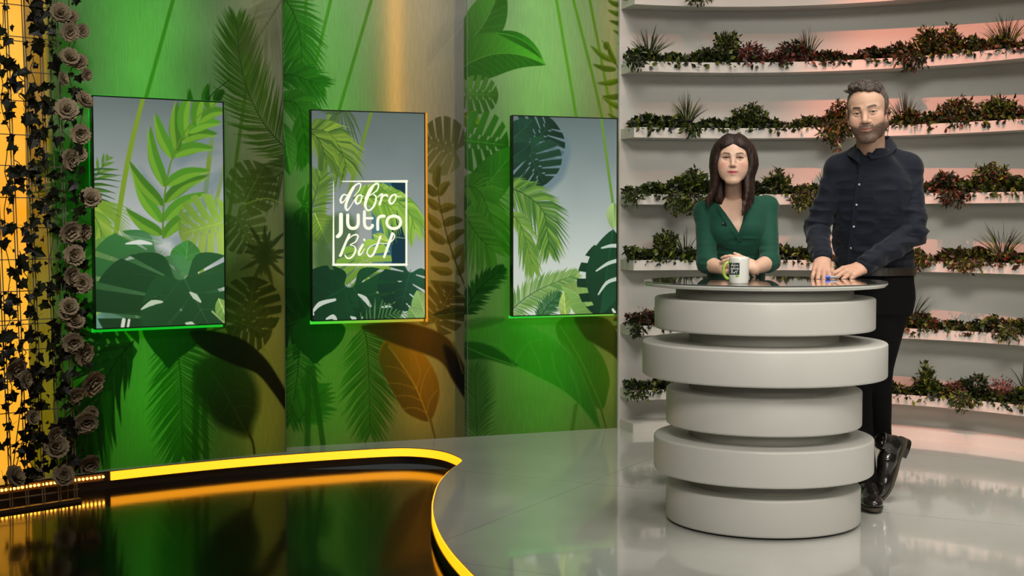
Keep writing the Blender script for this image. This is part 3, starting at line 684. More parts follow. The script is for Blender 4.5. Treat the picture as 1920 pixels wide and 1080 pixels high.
# ============================ monitors
bezel_mat = mat('black_monitor_plastic', (0.008, 0.008, 0.009), 0.3)
def screen_material():
    m = bpy.data.materials.new('lit_screen'); m.use_nodes = True; nt = m.node_tree; b = nt.nodes['Principled BSDF']
    a = nt.nodes.new('ShaderNodeAttribute'); a.attribute_name = 'Col'
    b.inputs['Base Color'].default_value = (0.01, 0.01, 0.01, 1); b.inputs['Roughness'].default_value = 0.25; b.inputs['Specular IOR Level'].default_value = 0.15
    nt.links.new(a.outputs['Color'], b.inputs['Emission Color']); b.inputs['Emission Strength'].default_value = 1.0
    return m
SCREEN = screen_material()
def monitor(o, e, n, tl, br, dens, off, label):
    p0 = o + n * off; A = onplane(*tl, p0, n); B = onplane(*br, p0, n)
    u0, u1 = np.dot(A - p0, e), np.dot(B - p0, e); Wm = u1 - u0; z1, z0 = A[2], B[2]; Hm = z1 - z0
    org = p0 + e * u0; org[2] = z0
    root = empty('wall_monitor', org + e * Wm / 2 - n * 0.02, label, 'monitor', 'portrait monitors on the printed wall')
    R = np.stack([e, -n, [0, 0, 1.0]], 1); cen = org + e * Wm / 2 + np.array([0, 0, Hm / 2])
    mb = MB(); mb.box(cen - n * 0.022, (Wm, 0.040, Hm), R); mb.build('casing', bezel_mat, root, bevel=0.003)
    mb = MB(); t = 0.006
    for dx, dz, sx, sz in ((0, Hm / 2 - t / 2, Wm, t), (0, -Hm / 2 + t / 2, Wm, t), (Wm / 2 - t / 2, 0, t, Hm), (-Wm / 2 + t / 2, 0, t, Hm)):
        mb.box(cen + e * dx + np.array([0, 0, dz]) - n * 0.001, (sx, 0.006, sz), R)
    mb.build('bezel', bezel_mat, root)
    art = Art(org + e * 0.005 + np.array([0, 0, 0.005]), e, Wm - 0.01, Hm - 0.01, dens, n); art.org = art.org - n * 0.0015 + n * 0.0005
    art.n = n
    for dz in (-0.3, 0.3):
        mb = MB(); mb.box(cen - n * (off / 2 + 0.022) + np.array([0, 0, dz]), (0.25, off - 0.048, 0.05), R); mb.build('wall_bracket', bezel_mat, root)
    return root, art, Wm, Hm

G_ = c(0, 190, 40); G2 = c(50, 215, 60); AMB = c(205, 135, 25); GD = c(0, 110, 15)
M1w = 0.353
m1, s1, W1_, H1_ = monitor(o1, e1, n1, (172, 178), (423.5, 608), 420, 0.10, 'leftmost portrait monitor, green feathery branch over split leaves')
m2, s2, W2_, H2_ = monitor(o2, e2, n2, (582, 205), (798.5, 597.5), 640, 0.12, 'middle portrait monitor showing the dobro jutro BiH logo')
m3, s3, W3_, H3_ = monitor(o3, e3, n3, (960.5, 215.5), (1157, 588.5), 420, 0.12, 'rightmost portrait monitor, dark split leaf at its right edge')
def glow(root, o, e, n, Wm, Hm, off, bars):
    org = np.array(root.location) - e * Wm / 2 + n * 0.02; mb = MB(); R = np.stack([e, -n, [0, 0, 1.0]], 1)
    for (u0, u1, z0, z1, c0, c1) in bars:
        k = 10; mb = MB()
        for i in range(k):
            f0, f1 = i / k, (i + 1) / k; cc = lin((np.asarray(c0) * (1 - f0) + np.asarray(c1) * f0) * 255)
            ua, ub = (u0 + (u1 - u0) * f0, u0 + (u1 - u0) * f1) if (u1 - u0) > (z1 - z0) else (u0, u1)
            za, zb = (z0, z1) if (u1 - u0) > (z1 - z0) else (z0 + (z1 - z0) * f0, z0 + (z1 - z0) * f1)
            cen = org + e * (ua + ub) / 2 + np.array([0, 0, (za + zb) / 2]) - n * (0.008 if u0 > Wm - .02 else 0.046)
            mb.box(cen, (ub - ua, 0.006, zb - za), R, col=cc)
        mb.build('painted_edge_glow', mat('painted_edge_glow', (0.02, 0.02, 0.02), 0.4, attr=True, emit='attr', estr=1.0), root, color=True)  # emission colour stands in for wall glow caught by the monitor's edge
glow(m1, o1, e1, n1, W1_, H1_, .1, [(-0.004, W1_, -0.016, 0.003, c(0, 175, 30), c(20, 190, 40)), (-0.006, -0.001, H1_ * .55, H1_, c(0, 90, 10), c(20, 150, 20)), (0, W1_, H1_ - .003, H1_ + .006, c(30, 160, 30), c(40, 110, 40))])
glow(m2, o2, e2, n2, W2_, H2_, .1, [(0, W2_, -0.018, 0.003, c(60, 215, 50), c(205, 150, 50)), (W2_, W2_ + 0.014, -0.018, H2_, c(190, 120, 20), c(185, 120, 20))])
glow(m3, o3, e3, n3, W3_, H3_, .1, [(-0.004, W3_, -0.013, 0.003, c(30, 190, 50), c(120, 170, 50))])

# ---- screen 1
s = s1; s.fill_gradient([(0, c(205, 208, 200)), (0.3, c(188, 192, 186)), (0.65, c(150, 158, 155)), (1, c(100, 112, 108))]); s.mottle(.05, 60, 3)
s.palm([(120, 410), (160, 360), (200, 300)], 10, 40, 5, 60, c(70, 110, 40), c(90, 130, 40))
s.line([(272, 170), (240, 300), (212, 470)], [6, 8, 8], c(118, 148, 40)); s.line([(408, 190), (392, 300), (372, 500)], [5, 8, 8], c(112, 140, 50)); s.line([(432, 260), (392, 440), (376, 520)], [5, 7, 7], c(125, 155, 60))
for (a_, b_, w_) in (((400, 230), (335, 300), 26), ((415, 330), (345, 420), 22), ((398, 430), (335, 460), 20)): s.line([a_, b_], w_, c(112, 128, 130), .6, soft=16)
for i in range(9):
    y0 = 318 + i * 9; s.line([(150, y0 + 20), (178, y0), (222 + 6 * math.sin(i), y0 + i * 2.2)], [7, 4, .5], c(48, 84, 34), 0.95)
for i in range(10):
    s.line([(150, 375), (205, 380 + i * 3), (246, 392 + i * 8)], [4, 3, .4], c(112, 150, 44), 0.9)
s.palm([(160, 380), (185, 420), (192, 455)], 12, 46, 7, 35, c(96, 140, 44), c(140, 170, 60), seed=51)
rach = [(306, 446), (306, 400), (311, 350), (322, 300), (345, 250), (375, 215), (408, 192)]
its = [((306, 443), (372, 395)), ((306, 412), (385, 360)), ((308, 378), (390, 328)), ((312, 345), (393, 318)), ((322, 290), (400, 276)), ((338, 262), (408, 250)), ((352, 245), (415, 228)), ((372, 225), (424, 205)),
       ((304, 438), (236, 390)), ((305, 416), (250, 318)), ((306, 384), (243, 302)), ((311, 350), (282, 236)), ((326, 296), (293, 212)), ((334, 282), (334, 190)), ((345, 258), (356, 168)), ((365, 235), (390, 160)), ((392, 200), (400, 170))]
s.fern(rach, its, 18, c(72, 128, 34), c(122, 168, 48), rw=3.5, shadow=((16, -8), .5, c(110, 128, 132)))
s.monstera((424, 415), 82, 165, c(150, 178, 78), c(122, 158, 60), sq=1.1, vein=c(180, 200, 120), shadow=((10, -8), .5, c(130, 145, 145)))
s.leaf((175, 545), (250, 450), 80, c(92, 134, 56), c(112, 150, 66), bend=0.1, veins=5, vein=c(160, 190, 110))
s.leaf((170, 610), (262, 475), 96, c(120, 156, 66), c(96, 136, 54), bend=-.12, veins=6, vein=c(160, 190, 110))
s.leaf((300, 610), (150, 560), 70, c(120, 155, 70), c(135, 168, 80), bend=.1, veins=5)
s.leaf((335, 525), (352, 450), 52, c(58, 120, 52), c(70, 134, 60), bend=-.05, veins=4, shape=.6)
s.monstera((303, 470), 128, 124, c(64, 116, 66), c(50, 104, 52), sq=1.15, cuts=4, cw=.9, vein=c(96, 140, 90), holes=False, shadow=((6, -6), .5, c(90, 120, 90)))
s.leaf((305, 455), (235, 440), 20, c(110, 140, 110), c(90, 130, 96), a=.5, soft=6, veins=0)
for q in ([(236, 457), (262, 454), (284, 457)], [(234, 488), (256, 480), (278, 480)], [(232, 532), (242, 520), (252, 512)]): s.line(q, [2, 8, 3], c(205, 212, 200))
s.line([(180, 618), (195, 603), (226, 606)], [14, 30, 20], c(98, 142, 120), 1, soft=3)
s.monstera((340, 515), 150, 118, c(38, 78, 42), c(28, 64, 32), sq=1.25, cuts=4, cw=.9, vein=c(84, 118, 70), holes=False, shadow=((6, 6), .4, c(60, 90, 60)))
s.monstera((340, 512), 150, 62, c(36, 76, 40), c(30, 68, 34), sq=1.1, cuts=4, cw=.9, vein=c(84, 118, 70), holes=False)
for q in ([(356, 548), (366, 556), (376, 566)], [(265, 580), (285, 568), (304, 566)], [(348, 606), (358, 608), (364, 610)]): s.line(q, [2, 9, 3], c(180, 195, 165))
s.line([(398, 584), (410, 595), (424, 608)], [3, 3, 3], c(150, 175, 110)); s.leaf((410, 560), (428, 606), 26, c(140, 172, 90), c(110, 150, 70), veins=3)
s.line([(232, 600), (230, 612)], 6, c(205, 205, 190)); s.line([(242, 600), (240, 612)], 4, c(205, 205, 190))
s.mesh('screen', SCREEN, m1)

# ---- screen 2 with the logo
s = s2; s.fill_gradient([(0, c(205, 208, 200)), (0.2, c(175, 182, 176)), (0.5, c(140, 150, 148)), (1, c(94, 108, 104))]); s.mottle(.05, 70, 6)
s.line([(640, 200), (625, 240), (605, 330)], 7, c(95, 128, 40)); s.line([(697, 208), (668, 310), (650, 380)], [6, 7, 8], c(105, 135, 44), .9); s.line([(622, 205), (612, 260), (600, 500)], [6, 10, 14], c(112, 145, 44), .8, soft=3)
s.palm([(650, 200), (640, 210), (625, 215)], 12, 66, 4, 80, c(60, 84, 48), c(80, 104, 60), seed=61, droop=.3)
s.line([(585, 238), (600, 236), (612, 240)], [8, 10, 2], c(40, 70, 34)); 
s.palm([(575, 240), (610, 250), (636, 275), (650, 315)], 34, 60, 4.5, 60, c(58, 92, 36), c(130, 160, 50), seed=62, droop=.35)
s.palm([(575, 245), (598, 262), (612, 300)], 26, 58, 5, 40, c(52, 86, 34), c(120, 150, 48), seed=63, droop=.4)
s.palm([(580, 400), (590, 370), (600, 330)], 14, 50, 6, 60, c(70, 104, 40), c(104, 140, 50), seed=64)
s.leaf((590, 400), (615, 460), 60, c(112, 145, 52), c(96, 130, 46), soft=5); s.line([(585, 470), (600, 500), (595, 560)], [50, 60, 30], c(74, 108, 44), .8, soft=16)
s.line([(640, 430), (630, 480), (640, 500)], [60, 80, 60], c(62, 92, 50), .75, soft=24)
# blue-green bars inside the frame
fx0, fx1, fy0, fy1 = 625.5, 761.5, 340.5, 495.5
def quad(s, x0, y0, x1, y1, col, a=1):
    b, al = s.mask(s.mm([(x0, y0), (x1, y0), (x1, y1), (x0, y1)]), 1.0); s.comp(b, al * a, col)
quad(s, 666, 342, 697, 494, c(150, 150, 142), .35)
quad(s, 697, 342, 719, 494, c(78, 118, 122)); quad(s, 719, 342, 734, 494, c(52, 100, 112)); quad(s, 734, 342, 760, 494, c(18, 52, 64))
s.palm([(662, 372), (700, 362), (740, 374), (768, 400), (778, 430)], 42, 54, 4.2, 50, c(98, 148, 46), c(160, 196, 78), seed=65, droop=.55)
s.palm([(680, 375), (700, 370), (735, 390)], 24, 54, 4.5, 60, c(92, 140, 44), c(150, 190, 72), seed=66, droop=.7)
s.monstera((672, 462), 78, 72, c(140, 176, 70), c(112, 154, 56), sq=1.15, vein=c(190, 208, 130))
s.leaf((700, 440), (730, 455), 20, c(150, 180, 80), c(130, 170, 70)); s.line([(735, 444), (762, 447)], 1.6, c(120, 150, 110))
# lower leaves
s.leaf((690, 520), (735, 545), 40, c(96, 130, 70), c(120, 150, 92), veins=3)
s.monstera((657, 532), 120, 115, c(22, 66, 36), c(16, 52, 28), sq=1.25, cuts=4, cw=.9, vein=c(60, 100, 64), holes=False)
s.monstera((657, 530), 118, 58, c(22, 66, 36), c(16, 54, 28), sq=1.1, cuts=4, cw=.9, vein=c(60, 100, 64), holes=False)
s.monstera((652, 536), 100, 150, c(20, 60, 32), c(16, 52, 28), sq=1.0, cuts=3, holes=False)
for q in ([(584, 588), (600, 570), (628, 562)], [(672, 552), (684, 560), (694, 574)], [(612, 598), (624, 594), (630, 600)], [(658, 594), (664, 598)]): s.line(q, [3, 9, 5][:len(q)], c(190, 200, 186))
s.palm([(680, 620), (730, 590), (760, 588)], 12, 60, 3.5, 65, c(70, 116, 60), c(96, 136, 76), seed=67, a=.9)
s.monstera((770, 505), 80, 105, c(30, 76, 50), c(22, 60, 40), sq=1.15, cuts=4, cw=1.1, vein=c(64, 104, 76), holes=False)
s.leaf((800, 600), (782, 544), 44, c(120, 158, 84), c(140, 176, 96), veins=6, vein=c(180, 200, 140)); s.leaf((790, 610), (768, 575), 34, c(96, 140, 70), c(130, 168, 92), veins=5, vein=c(190, 210, 150))
# frame and lettering (traced at six times the photo's scale)
WH = np.array([1.0, 1.0, 0.90])
def Z(pts): return [(600 + x / 6.0, 330 + y / 6.0) for x, y in pts]
def zl(pts, w_, n=8): 
    s.line(Z(pts), [v * 1.25 / 6.0 for v in w_] if hasattr(w_, '__len__') else w_ / 6.0, WH, 1.0, soft=0.9, n=n)
zl([(250, 60), (975, 60)], [8, 22, 24], 2); zl([(972, 55), (972, 1000)], 22, 2); zl([(975, 998), (150, 998)], 26, 2); zl([(152, 70), (152, 1000)], [5, 14, 20], 2)
# dobro
zl([(300, 215), (262, 212), (232, 262), (240, 300), (275, 278), (318, 205), (370, 130), (425, 88), (458, 95), (440, 160), (385, 225)], [10, 14, 20, 18, 10, 10, 16, 14, 12, 10, 7])
zl([(385, 120), (330, 220), (290, 330), (305, 385), (345, 340), (390, 265)], [18, 26, 26, 16, 8, 7])
zl([(460, 215), (425, 225), (400, 275), (415, 312), (450, 295), (470, 240), (455, 208), (490, 232)], [12, 18, 22, 18, 14, 12, 8, 6])
zl([(505, 260), (560, 150), (620, 92), (658, 98), (640, 160), (560, 220)], [10, 18, 16, 14, 12, 7])
zl([(600, 110), (545, 210), (510, 310), (520, 370), (560, 385), (610, 330), (632, 240), (600, 205)], [20, 28, 26, 18, 14, 20, 16, 8])
zl([(650, 235), (690, 205), (700, 222), (672, 318)], [8, 16, 22, 22], 8); zl([(680, 290), (710, 225), (745, 215), (765, 232)], [8, 14, 22, 10])
zl([(840, 205), (805, 225), (780, 275), (795, 310), (825, 298), (855, 245), (848, 208), (880, 232), (915, 225)], [12, 18, 22, 20, 14, 12, 10, 7, 5])
# jutro
zl([(236, 435), (236, 590), (232, 640), (210, 672), (196, 680)], [36, 36, 36, 34, 30]); 
zl([(312, 440), (312, 530), (330, 575), (370, 590), (412, 575), (430, 530), (430, 440)], 36)
zl([(500, 400), (500, 530), (515, 575), (550, 590), (585, 572), (590, 555)], 34); zl([(500, 475), (590, 475)], 26, 2)
zl([(650, 600), (650, 500), (668, 462), (705, 450), (722, 452)], 34)
zl([(830, 448), (772, 470), (752, 520), (772, 570), (830, 592), (888, 570), (908, 520), (888, 470), (830, 448)], 34)
# BiH
zl([(330, 660), (285, 760), (230, 895)], [22, 22, 24]); zl([(270, 780), (340, 690), (400, 660), (428, 680), (400, 740), (340, 775), (385, 790), (400, 840), (360, 910), (310, 925), (280, 890)], [6, 10, 14, 14, 12, 8, 10, 18, 16, 14, 10])
zl([(480, 775), (440, 850), (440, 888), (470, 870), (500, 820)], [22, 22, 16, 10, 6]); zl([(497, 714), (500, 722)], [18, 18], 2)
zl([(680, 680), (640, 790), (600, 880), (560, 905), (530, 860), (560, 800), (650, 760), (760, 760), (820, 720), (840, 670), (815, 645)], [20, 22, 20, 16, 10, 8, 7, 7, 10, 12, 12])
zl([(815, 648), (775, 760), (722, 910)], [26, 26, 22])
s.mesh('screen', SCREEN, m2)

# ---- screen 3
s = s3; s.fill_gradient([(0, c(205, 212, 200)), (0.25, c(192, 200, 190)), (0.6, c(150, 162, 158)), (1, c(96, 112, 110))]); s.mottle(.05, 60, 9)
s.line([(1126, 210), (1142, 330), (1152, 400)], [5, 6, 6], c(100, 140, 50))
s.monstera((990, 285), 82, -50, c(24, 62, 42), c(18, 50, 34), sq=1.2, cuts=5, vein=c(60, 96, 76), shadow=((12, -12), .8, c(98, 122, 128)))
s.monstera((985, 275), 84, 60, c(26, 64, 42), c(20, 54, 36), sq=1.2, cuts=5, vein=c(60, 96, 76), shadow=((12, -10), .8, c(98, 122, 128)))
s.leaf((950, 270), (1000, 225), 50, c(24, 60, 42), c(28, 66, 44), veins=3); s.leaf((955, 300), (995, 270), 40, c(22, 56, 38), c(26, 62, 42), veins=0)
s.line([(985, 320), (970, 350)], 4, c(40, 70, 50))
s.palm([(945, 350), (985, 365), (1020, 400), (1030, 470)], 46, 66, 4.5, 56, c(50, 96, 36), c(120, 160, 56), seed=71, droop=.25)
s.palm([(950, 400), (975, 420), (1000, 500)], 26, 52, 5, 35, c(80, 124, 44), c(130, 165, 66), seed=72, droop=.35)
s.palm([(948, 592), (990, 555), (1040, 530), (1080, 515)], 34, 48, 5, 62, c(80, 128, 54), c(140, 172, 92), seed=73)
s.palm([(1010, 600), (1030, 570), (1050, 555)], 16, 34, 5, 60, c(34, 84, 44), c(60, 110, 60), seed=74)
s.leaf((1120, 610), (1052, 536), 62, c(110, 152, 72), c(132, 168, 84), bend=-.12, veins=5, vein=c(170, 195, 120)); s.leaf((1060, 600), (1058, 545), 26, c(150, 180, 90), c(130, 165, 76), veins=3)
s.leaf((1150, 380), (1150, 430), 30, c(130, 165, 90), c(150, 180, 110), veins=6, vein=c(180, 200, 140))
s.monstera((1180, 470), 150, 115, c(20, 66, 38), c(16, 56, 32), sq=.95, cuts=5, cw=1.3, vein=c(60, 104, 70), holes=False)
s.leaf((1150, 430), (1125, 590), 90, c(20, 66, 38), c(18, 62, 36), veins=0, shape=.5)
for q in ([(1128, 465), (1145, 461), (1160, 461)], [(1118, 508), (1140, 494), (1160, 488)], [(1122, 552), (1138, 530), (1160, 522)]): s.line(q, [3, 7, 8], c(185, 200, 185))
s.mesh('screen', SCREEN, m3)

# ============================ ringed standing table
TC = P(1431, 700, 5.65); TX, TY = float(TC[0]), 5.65
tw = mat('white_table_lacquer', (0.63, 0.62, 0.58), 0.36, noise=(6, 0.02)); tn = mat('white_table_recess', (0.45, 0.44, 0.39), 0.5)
tbl = empty('standing_table', (TX, TY, 0), 'round white standing table of stacked rings with dark mirror glass top', 'table')
def disc(name, r, z0, z1, m_, bev=0.010, dx=0.0, parent=tbl, steps=5):
    mb = MB(); pr = [(0.001, z0)]
    for k in range(steps + 1):
        a = math.pi / 2 * k / steps; pr.append((r - bev + bev * math.sin(a), z0 + bev - bev * math.cos(a)))
    for k in range(steps + 1):
        a = math.pi / 2 * k / steps; pr.append((r - bev + bev * math.cos(a), z1 - bev + bev * math.sin(a)))
    pr.append((0.001, z1)); mb.lathe((TX + dx, TY, 0), pr, 128)
    o = mb.build(name, m_, parent, smooth=True)
    return o
def flatdisc(name, prof, m_, parent=tbl, dx=0):
    mb = MB(); mb.lathe((TX + dx, TY, 0), prof, 128, closed=False); o = mb.build(name, m_, parent, smooth=False)
    return o
disc('base_gap', 0.380, 0.0, 0.008, mat('black_gap', (0.01, .01, .01), .6), bev=0.001)
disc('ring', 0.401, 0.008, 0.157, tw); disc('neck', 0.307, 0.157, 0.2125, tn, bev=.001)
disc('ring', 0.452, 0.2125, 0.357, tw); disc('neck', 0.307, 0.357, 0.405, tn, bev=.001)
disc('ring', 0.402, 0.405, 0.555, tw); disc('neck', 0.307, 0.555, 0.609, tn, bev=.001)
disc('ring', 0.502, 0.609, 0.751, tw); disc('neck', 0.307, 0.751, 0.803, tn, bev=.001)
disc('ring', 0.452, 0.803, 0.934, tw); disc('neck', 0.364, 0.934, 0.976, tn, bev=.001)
flatdisc('tabletop', [(0.001, 0.976), (0.455, 0.976), (0.490, 0.980), (0.4985, 0.990), (0.4985, 0.9945), (0.001, 0.9945)], mat('white_gloss_rim', (0.72, 0.73, 0.68), 0.15, coat=.5))
flatdisc('glass_sheet', [(0.001, 0.9946), (0.4975, 0.9946), (0.4985, 0.9955), (0.4985, 0.9992), (0.497, 1.0), (0.001, 1.0)], mat('dark_mirror_glass', (0.09, 0.10, 0.09), 0.04, spec=1.0, coat=1.0, metal=0.0), tbl)

# ============================ mug
MC = P(1385.5, 531, 5.36); MX, MY = float(MC[0]), 5.36
mug = empty('coffee_mug', (MX, MY, 1.0), 'white mug with green handle and black square logo on the glass tabletop', 'mug')
mug_mat = mat('white_ceramic', (0.80, 0.80, 0.74), 0.18, coat=.4); green_gl = mat('lime_green_glaze', (0.36, 0.52, 0.06), 0.2, coat=.4)
mb = MB(); mb.lathe((MX, MY, 1.0), [(0.001, 0.0), (0.035, 0.0), (0.0375, 0.003), (0.0375, 0.010), (0.0388, 0.014), (0.039, 0.095), (0.0385, 0.1035), (0.0375, 0.105), (0.0362, 0.1035), (0.0358, 0.02), (0.001, 0.016)], 64, closed=False)
mb.build('cup', mug_mat, mug, smooth=True)
mb = MB(); th = np.linspace(-1.35, 1.35, 16); hx = np.array([-1.0, -0.12, 0]); hx /= np.linalg.norm(hx)
mb.tube([np.array([MX, MY, 1.0 + 0.052]) + hx * (0.037 + 0.026 * math.cos(a)) + np.array([0, 0, 0.034 * math.sin(a)]) for a in th], 0.0062, 10); mb.build('handle', green_gl, mug, smooth=True)
def on_mug(u, z, r=0.0394):
    a = math.radians(-90) + u / r; return (MX + r * math.cos(a), MY + r * math.sin(a), 1.0 + z)
def mug_patch(name, u0, u1, z0, z1, m_, r):
    V = []; F = []; n = 12
    for i in range(n + 1):
        for zz in (z0, z1): V.append(on_mug(u0 + (u1 - u0) * i / n, zz, r))
    for i in range(n): F.append((2 * i, 2 * i + 2, 2 * i + 3, 2 * i + 1))
    return meshobj(name, V, F, m_, mug)
mug_patch('logo_square', -0.062, -0.0045, 0.036, 0.083, mat('mug_logo_black', (0.012, 0.03, 0.035), 0.3), 0.0392)
mb = MB()
def mz(pts, w_=0.0009): mb.tube([on_mug(-0.047 + 0.042 * (x - 140) / 830.0, 0.083 - 0.047 * (y - 45) / 970.0, 0.0394) for x, y in catmull([(a, b) for a, b in pts], 5)] if len(pts) > 2 else [on_mug(-0.047 + 0.042 * (x - 140) / 830.0, 0.083 - 0.047 * (y - 45) / 970.0, 0.0394) for x, y in pts], w_, 4)
for pts in ([(300, 215), (232, 262), (275, 278), (370, 130), (440, 110), (300, 340), (345, 340)], [(460, 215), (400, 275), (450, 295), (470, 240)], [(620, 92), (520, 330), (600, 330), (632, 240)], [(690, 205), (672, 318)], [(680, 250), (750, 215)], [(840, 205), (780, 275), (825, 298), (855, 245), (840, 205)],
            [(236, 435), (236, 620), (200, 680)], [(312, 440), (330, 575), (412, 575), (430, 440)], [(500, 400), (515, 575), (590, 560)], [(500, 475), (590, 475)], [(650, 600), (668, 462), (722, 452)], [(830, 448), (752, 520), (830, 592), (908, 520), (830, 448)],
            [(330, 660), (230, 895)], [(300, 720), (420, 670), (340, 775), (400, 840), (300, 920)], [(480, 775), (440, 880)], [(680, 680), (570, 900), (530, 860), (650, 760), (830, 700)], [(815, 648), (722, 910)]): mz(pts)
mb.build('logo_lettering', mat('mug_logo_white', (0.8, 0.8, 0.75), 0.4), mug)
mb = MB()
ctr = on_mug(-0.014, 0.036, 0.0396)
for an in (-2.2, -1.8, -1.4, -1.0, -.6): 
    p = [on_mug(-0.014 + t * 0.012 * math.cos(an), 0.036 + t * 0.010 * math.sin(an), 0.0396) for t in (0, .3, .7, 1)]; mb.tube([ctr] + p[1:], [0.0012, 0.0017, 0.0014, 0.0002], 4)
mb.build('logo_leaf', mat('mug_leaf_green', (0.28, 0.45, 0.08), .4), mug)
# ============================ blue pen between the man's hands
pc = P(1553, 521, 5.80)
pen = empty('pen', (pc[0], 5.80, 1.0), 'short blue pen held between the hands of the man in the dark shirt', 'pen')
mb = MB(); mb.tube([(pc[0] - 0.013, 5.802, 1.0085), (pc[0] + 0.008, 5.80, 1.0085)], 0.0078, 12); mb.build('pen_cap', mat('blue_plastic', (0.03, 0.06, 0.42), 0.3), pen, smooth=False)
mb = MB(); mb.tube([(pc[0] + 0.008, 5.80, 1.0085), (pc[0] + 0.035, 5.797, 1.0085), (pc[0] + 0.040, 5.797, 1.0085)], [0.0055, 0.0055, 0.002], 12); mb.build('pen_barrel', mat('grey_plastic', (0.25, 0.25, 0.27), 0.3), pen, smooth=False)
# ============================ leaves
def leaves_mesh(Pp, D, N, Ln, Wd, cols, name, material, parent=None, loc=None, fold=0.25):
    Pp, D, N = [np.asarray(a, float) for a in (Pp, D, N)]; Ln, Wd = np.asarray(Ln, float)[:, None], np.asarray(Wd, float)[:, None]
    D = D / (np.linalg.norm(D, axis=1)[:, None] + 1e-9); S = np.cross(D, N); S /= (np.linalg.norm(S, axis=1)[:, None] + 1e-9); N = np.cross(S, D)
    V = np.stack([Pp, Pp + D * Ln * .45 + S * Wd / 2 + N * Wd * fold, Pp + D * Ln * .5, Pp + D * Ln * .45 - S * Wd / 2 + N * Wd * fold, Pp + D * Ln - N * Ln * 0.12], 1)
    k = len(Pp); b = (np.arange(k) * 5)[:, None]; F = np.concatenate([b + np.array([[0, 1, 2]]), b + np.array([[1, 4, 2]]), b + np.array([[2, 4, 3]]), b + np.array([[0, 2, 3]])])
    return meshobj(name, V.reshape(-1, 3), F, material, parent, cols=np.repeat(np.asarray(cols, float), 5, axis=0), loc=loc)
LEAF = mat('plant_leaf', attr=True, rough=0.42, spec=0.4)
LEAFD = mat('ivy_leaf', attr=True, rough=0.5, spec=0.3)
DARKG = [(22, 34, 12), (30, 46, 14), (40, 58, 18), (16, 26, 10), (52, 70, 22)]
OLIVE = [(70, 86, 22), (92, 104, 30), (60, 78, 20), (110, 120, 40)]
REDBR = [(80, 36, 20), (104, 52, 26), (62, 30, 18), (70, 58, 22)]
PINK = [(150, 84, 80), (120, 66, 62), (96, 56, 50), (165, 100, 92)]
def pick(pals, rg):
    p = pals[rg.randint(len(pals))]; a = np.array(p[rg.randint(len(p))], float) * rg.uniform(0.62, 1.15); return lin(np.clip(a, 0, 255))
def ang_at(px, R=RF + 0.06):
    u = ray(px, 420); u = u[:2] / u[1]; a = u @ u; b = -2 * u @ WC; c_ = WC @ WC - R * R
    t = (-b + math.sqrt(b * b - 4 * a * c_)) / (2 * a); q = u * t - WC; return math.atan2(q[1], q[0])
def on_arc(a, R, z): return np.array([WC[0] + R * math.cos(a), WC[1] + R * math.sin(a), z])
def rdir(rg, up=0.3):
    v = rg.normal(size=3); v /= np.linalg.norm(v); v[2] += up; return v / np.linalg.norm(v)
# continuous fringe of small leaves on each ledge; (x0, x1, palettes) spans in photo px
FRINGE = {0: [(1180, 2000, [DARKG])],
 1: [(1180, 1380, [DARKG, DARKG, OLIVE]), (1380, 1530, [DARKG, PINK, REDBR]), (1530, 1700, [REDBR, DARKG, DARKG]), (1700, 2060, [DARKG, DARKG, OLIVE, REDBR])],
 2: [(1184, 1540, [DARKG, DARKG, OLIVE]), (1540, 1720, [REDBR, DARKG, OLIVE]), (1720, 2060, [DARKG, OLIVE, REDBR, DARKG])],
 3: [(1178, 1560, [DARKG, DARKG, OLIVE]), (1700, 1800, [REDBR, DARKG]), (1800, 2060, [DARKG, OLIVE])],
 4: [(1180, 1560, [DARKG, DARKG, OLIVE]), (1560, 2060, [DARKG, REDBR, OLIVE])],
 5: [(1182, 1250, [DARKG, REDBR]), (1250, 1660, [DARKG]), (1660, 2060, [DARKG, DARKG, REDBR, OLIVE])],
 6: [(1178, 1300, [DARKG, DARKG, OLIVE]), (1300, 1640, [DARKG]), (1640, 2060, [DARKG, OLIVE, DARKG])]}
fr_lab = ['leafy fringe on the topmost planter ledge at the frame edge', 'leafy fringe with rusty patches on the second planter ledge from the top', 'dark leafy fringe on the ledge behind the man and above the woman',
          'leafy fringe on the planter ledge behind the woman with brown hair', 'leafy fringe on the ledge just above the glass tabletop', 'leafy fringe on the ledge behind the upper rings of the table', 'leafy fringe on the lowest planter ledge']
for k, spans in FRINGE.items():
    rg = np.random.RandomState(100 + k); z1 = LEDGES[k][1]; A = []
    for (x0, x1, pals) in spans:
        a0, a1 = ang_at(x0), ang_at(x1); n = int(abs(a1 - a0) * RF * (2000 if k else 600)); hid = (k >= 5 and x0 in (1250, 1300))
        if hid: n = n // 4
        for i in range(n):
            a = rg.uniform(a1, a0); env = 0.054 + 0.020 * math.sin(a * 23 + k * 2) + 0.016 * math.sin(a * 61 + k)
            env *= (0.5 if k == 0 else 1.0) * (1.25 if k in (3,) else 1.0)
            R = RF + rg.uniform(0.004, 0.145); z = z1 - 0.008 + env * rg.rand() ** 0.8; over = rg.rand() < 0.05 and k
            if over: R = RF - rg.uniform(0.004, 0.016); z = z1 - rg.uniform(0, 0.018 + 0.02 * max(0, math.sin(a * 41 + k)))
            d = rdir(rg, 0.35)
            if R < RF + 0.03 and not over: d[2] = abs(d[2])
            A.append((on_arc(a, R, z), d, rdir(rg, 0.5), rg.uniform(0.026, 0.044), rg.uniform(0.018, 0.030), pick(pals, rg)))
    o = leaves_mesh([a[0] for a in A], [a[1] for a in A], [a[2] for a in A], [a[3] for a in A], [a[4] for a in A], [a[5] for a in A], 'leafy_fringe', LEAF, loc=on_arc(math.pi / 2, RF + .05, z1))
    tag(o, fr_lab[k], 'foliage', kind='stuff')

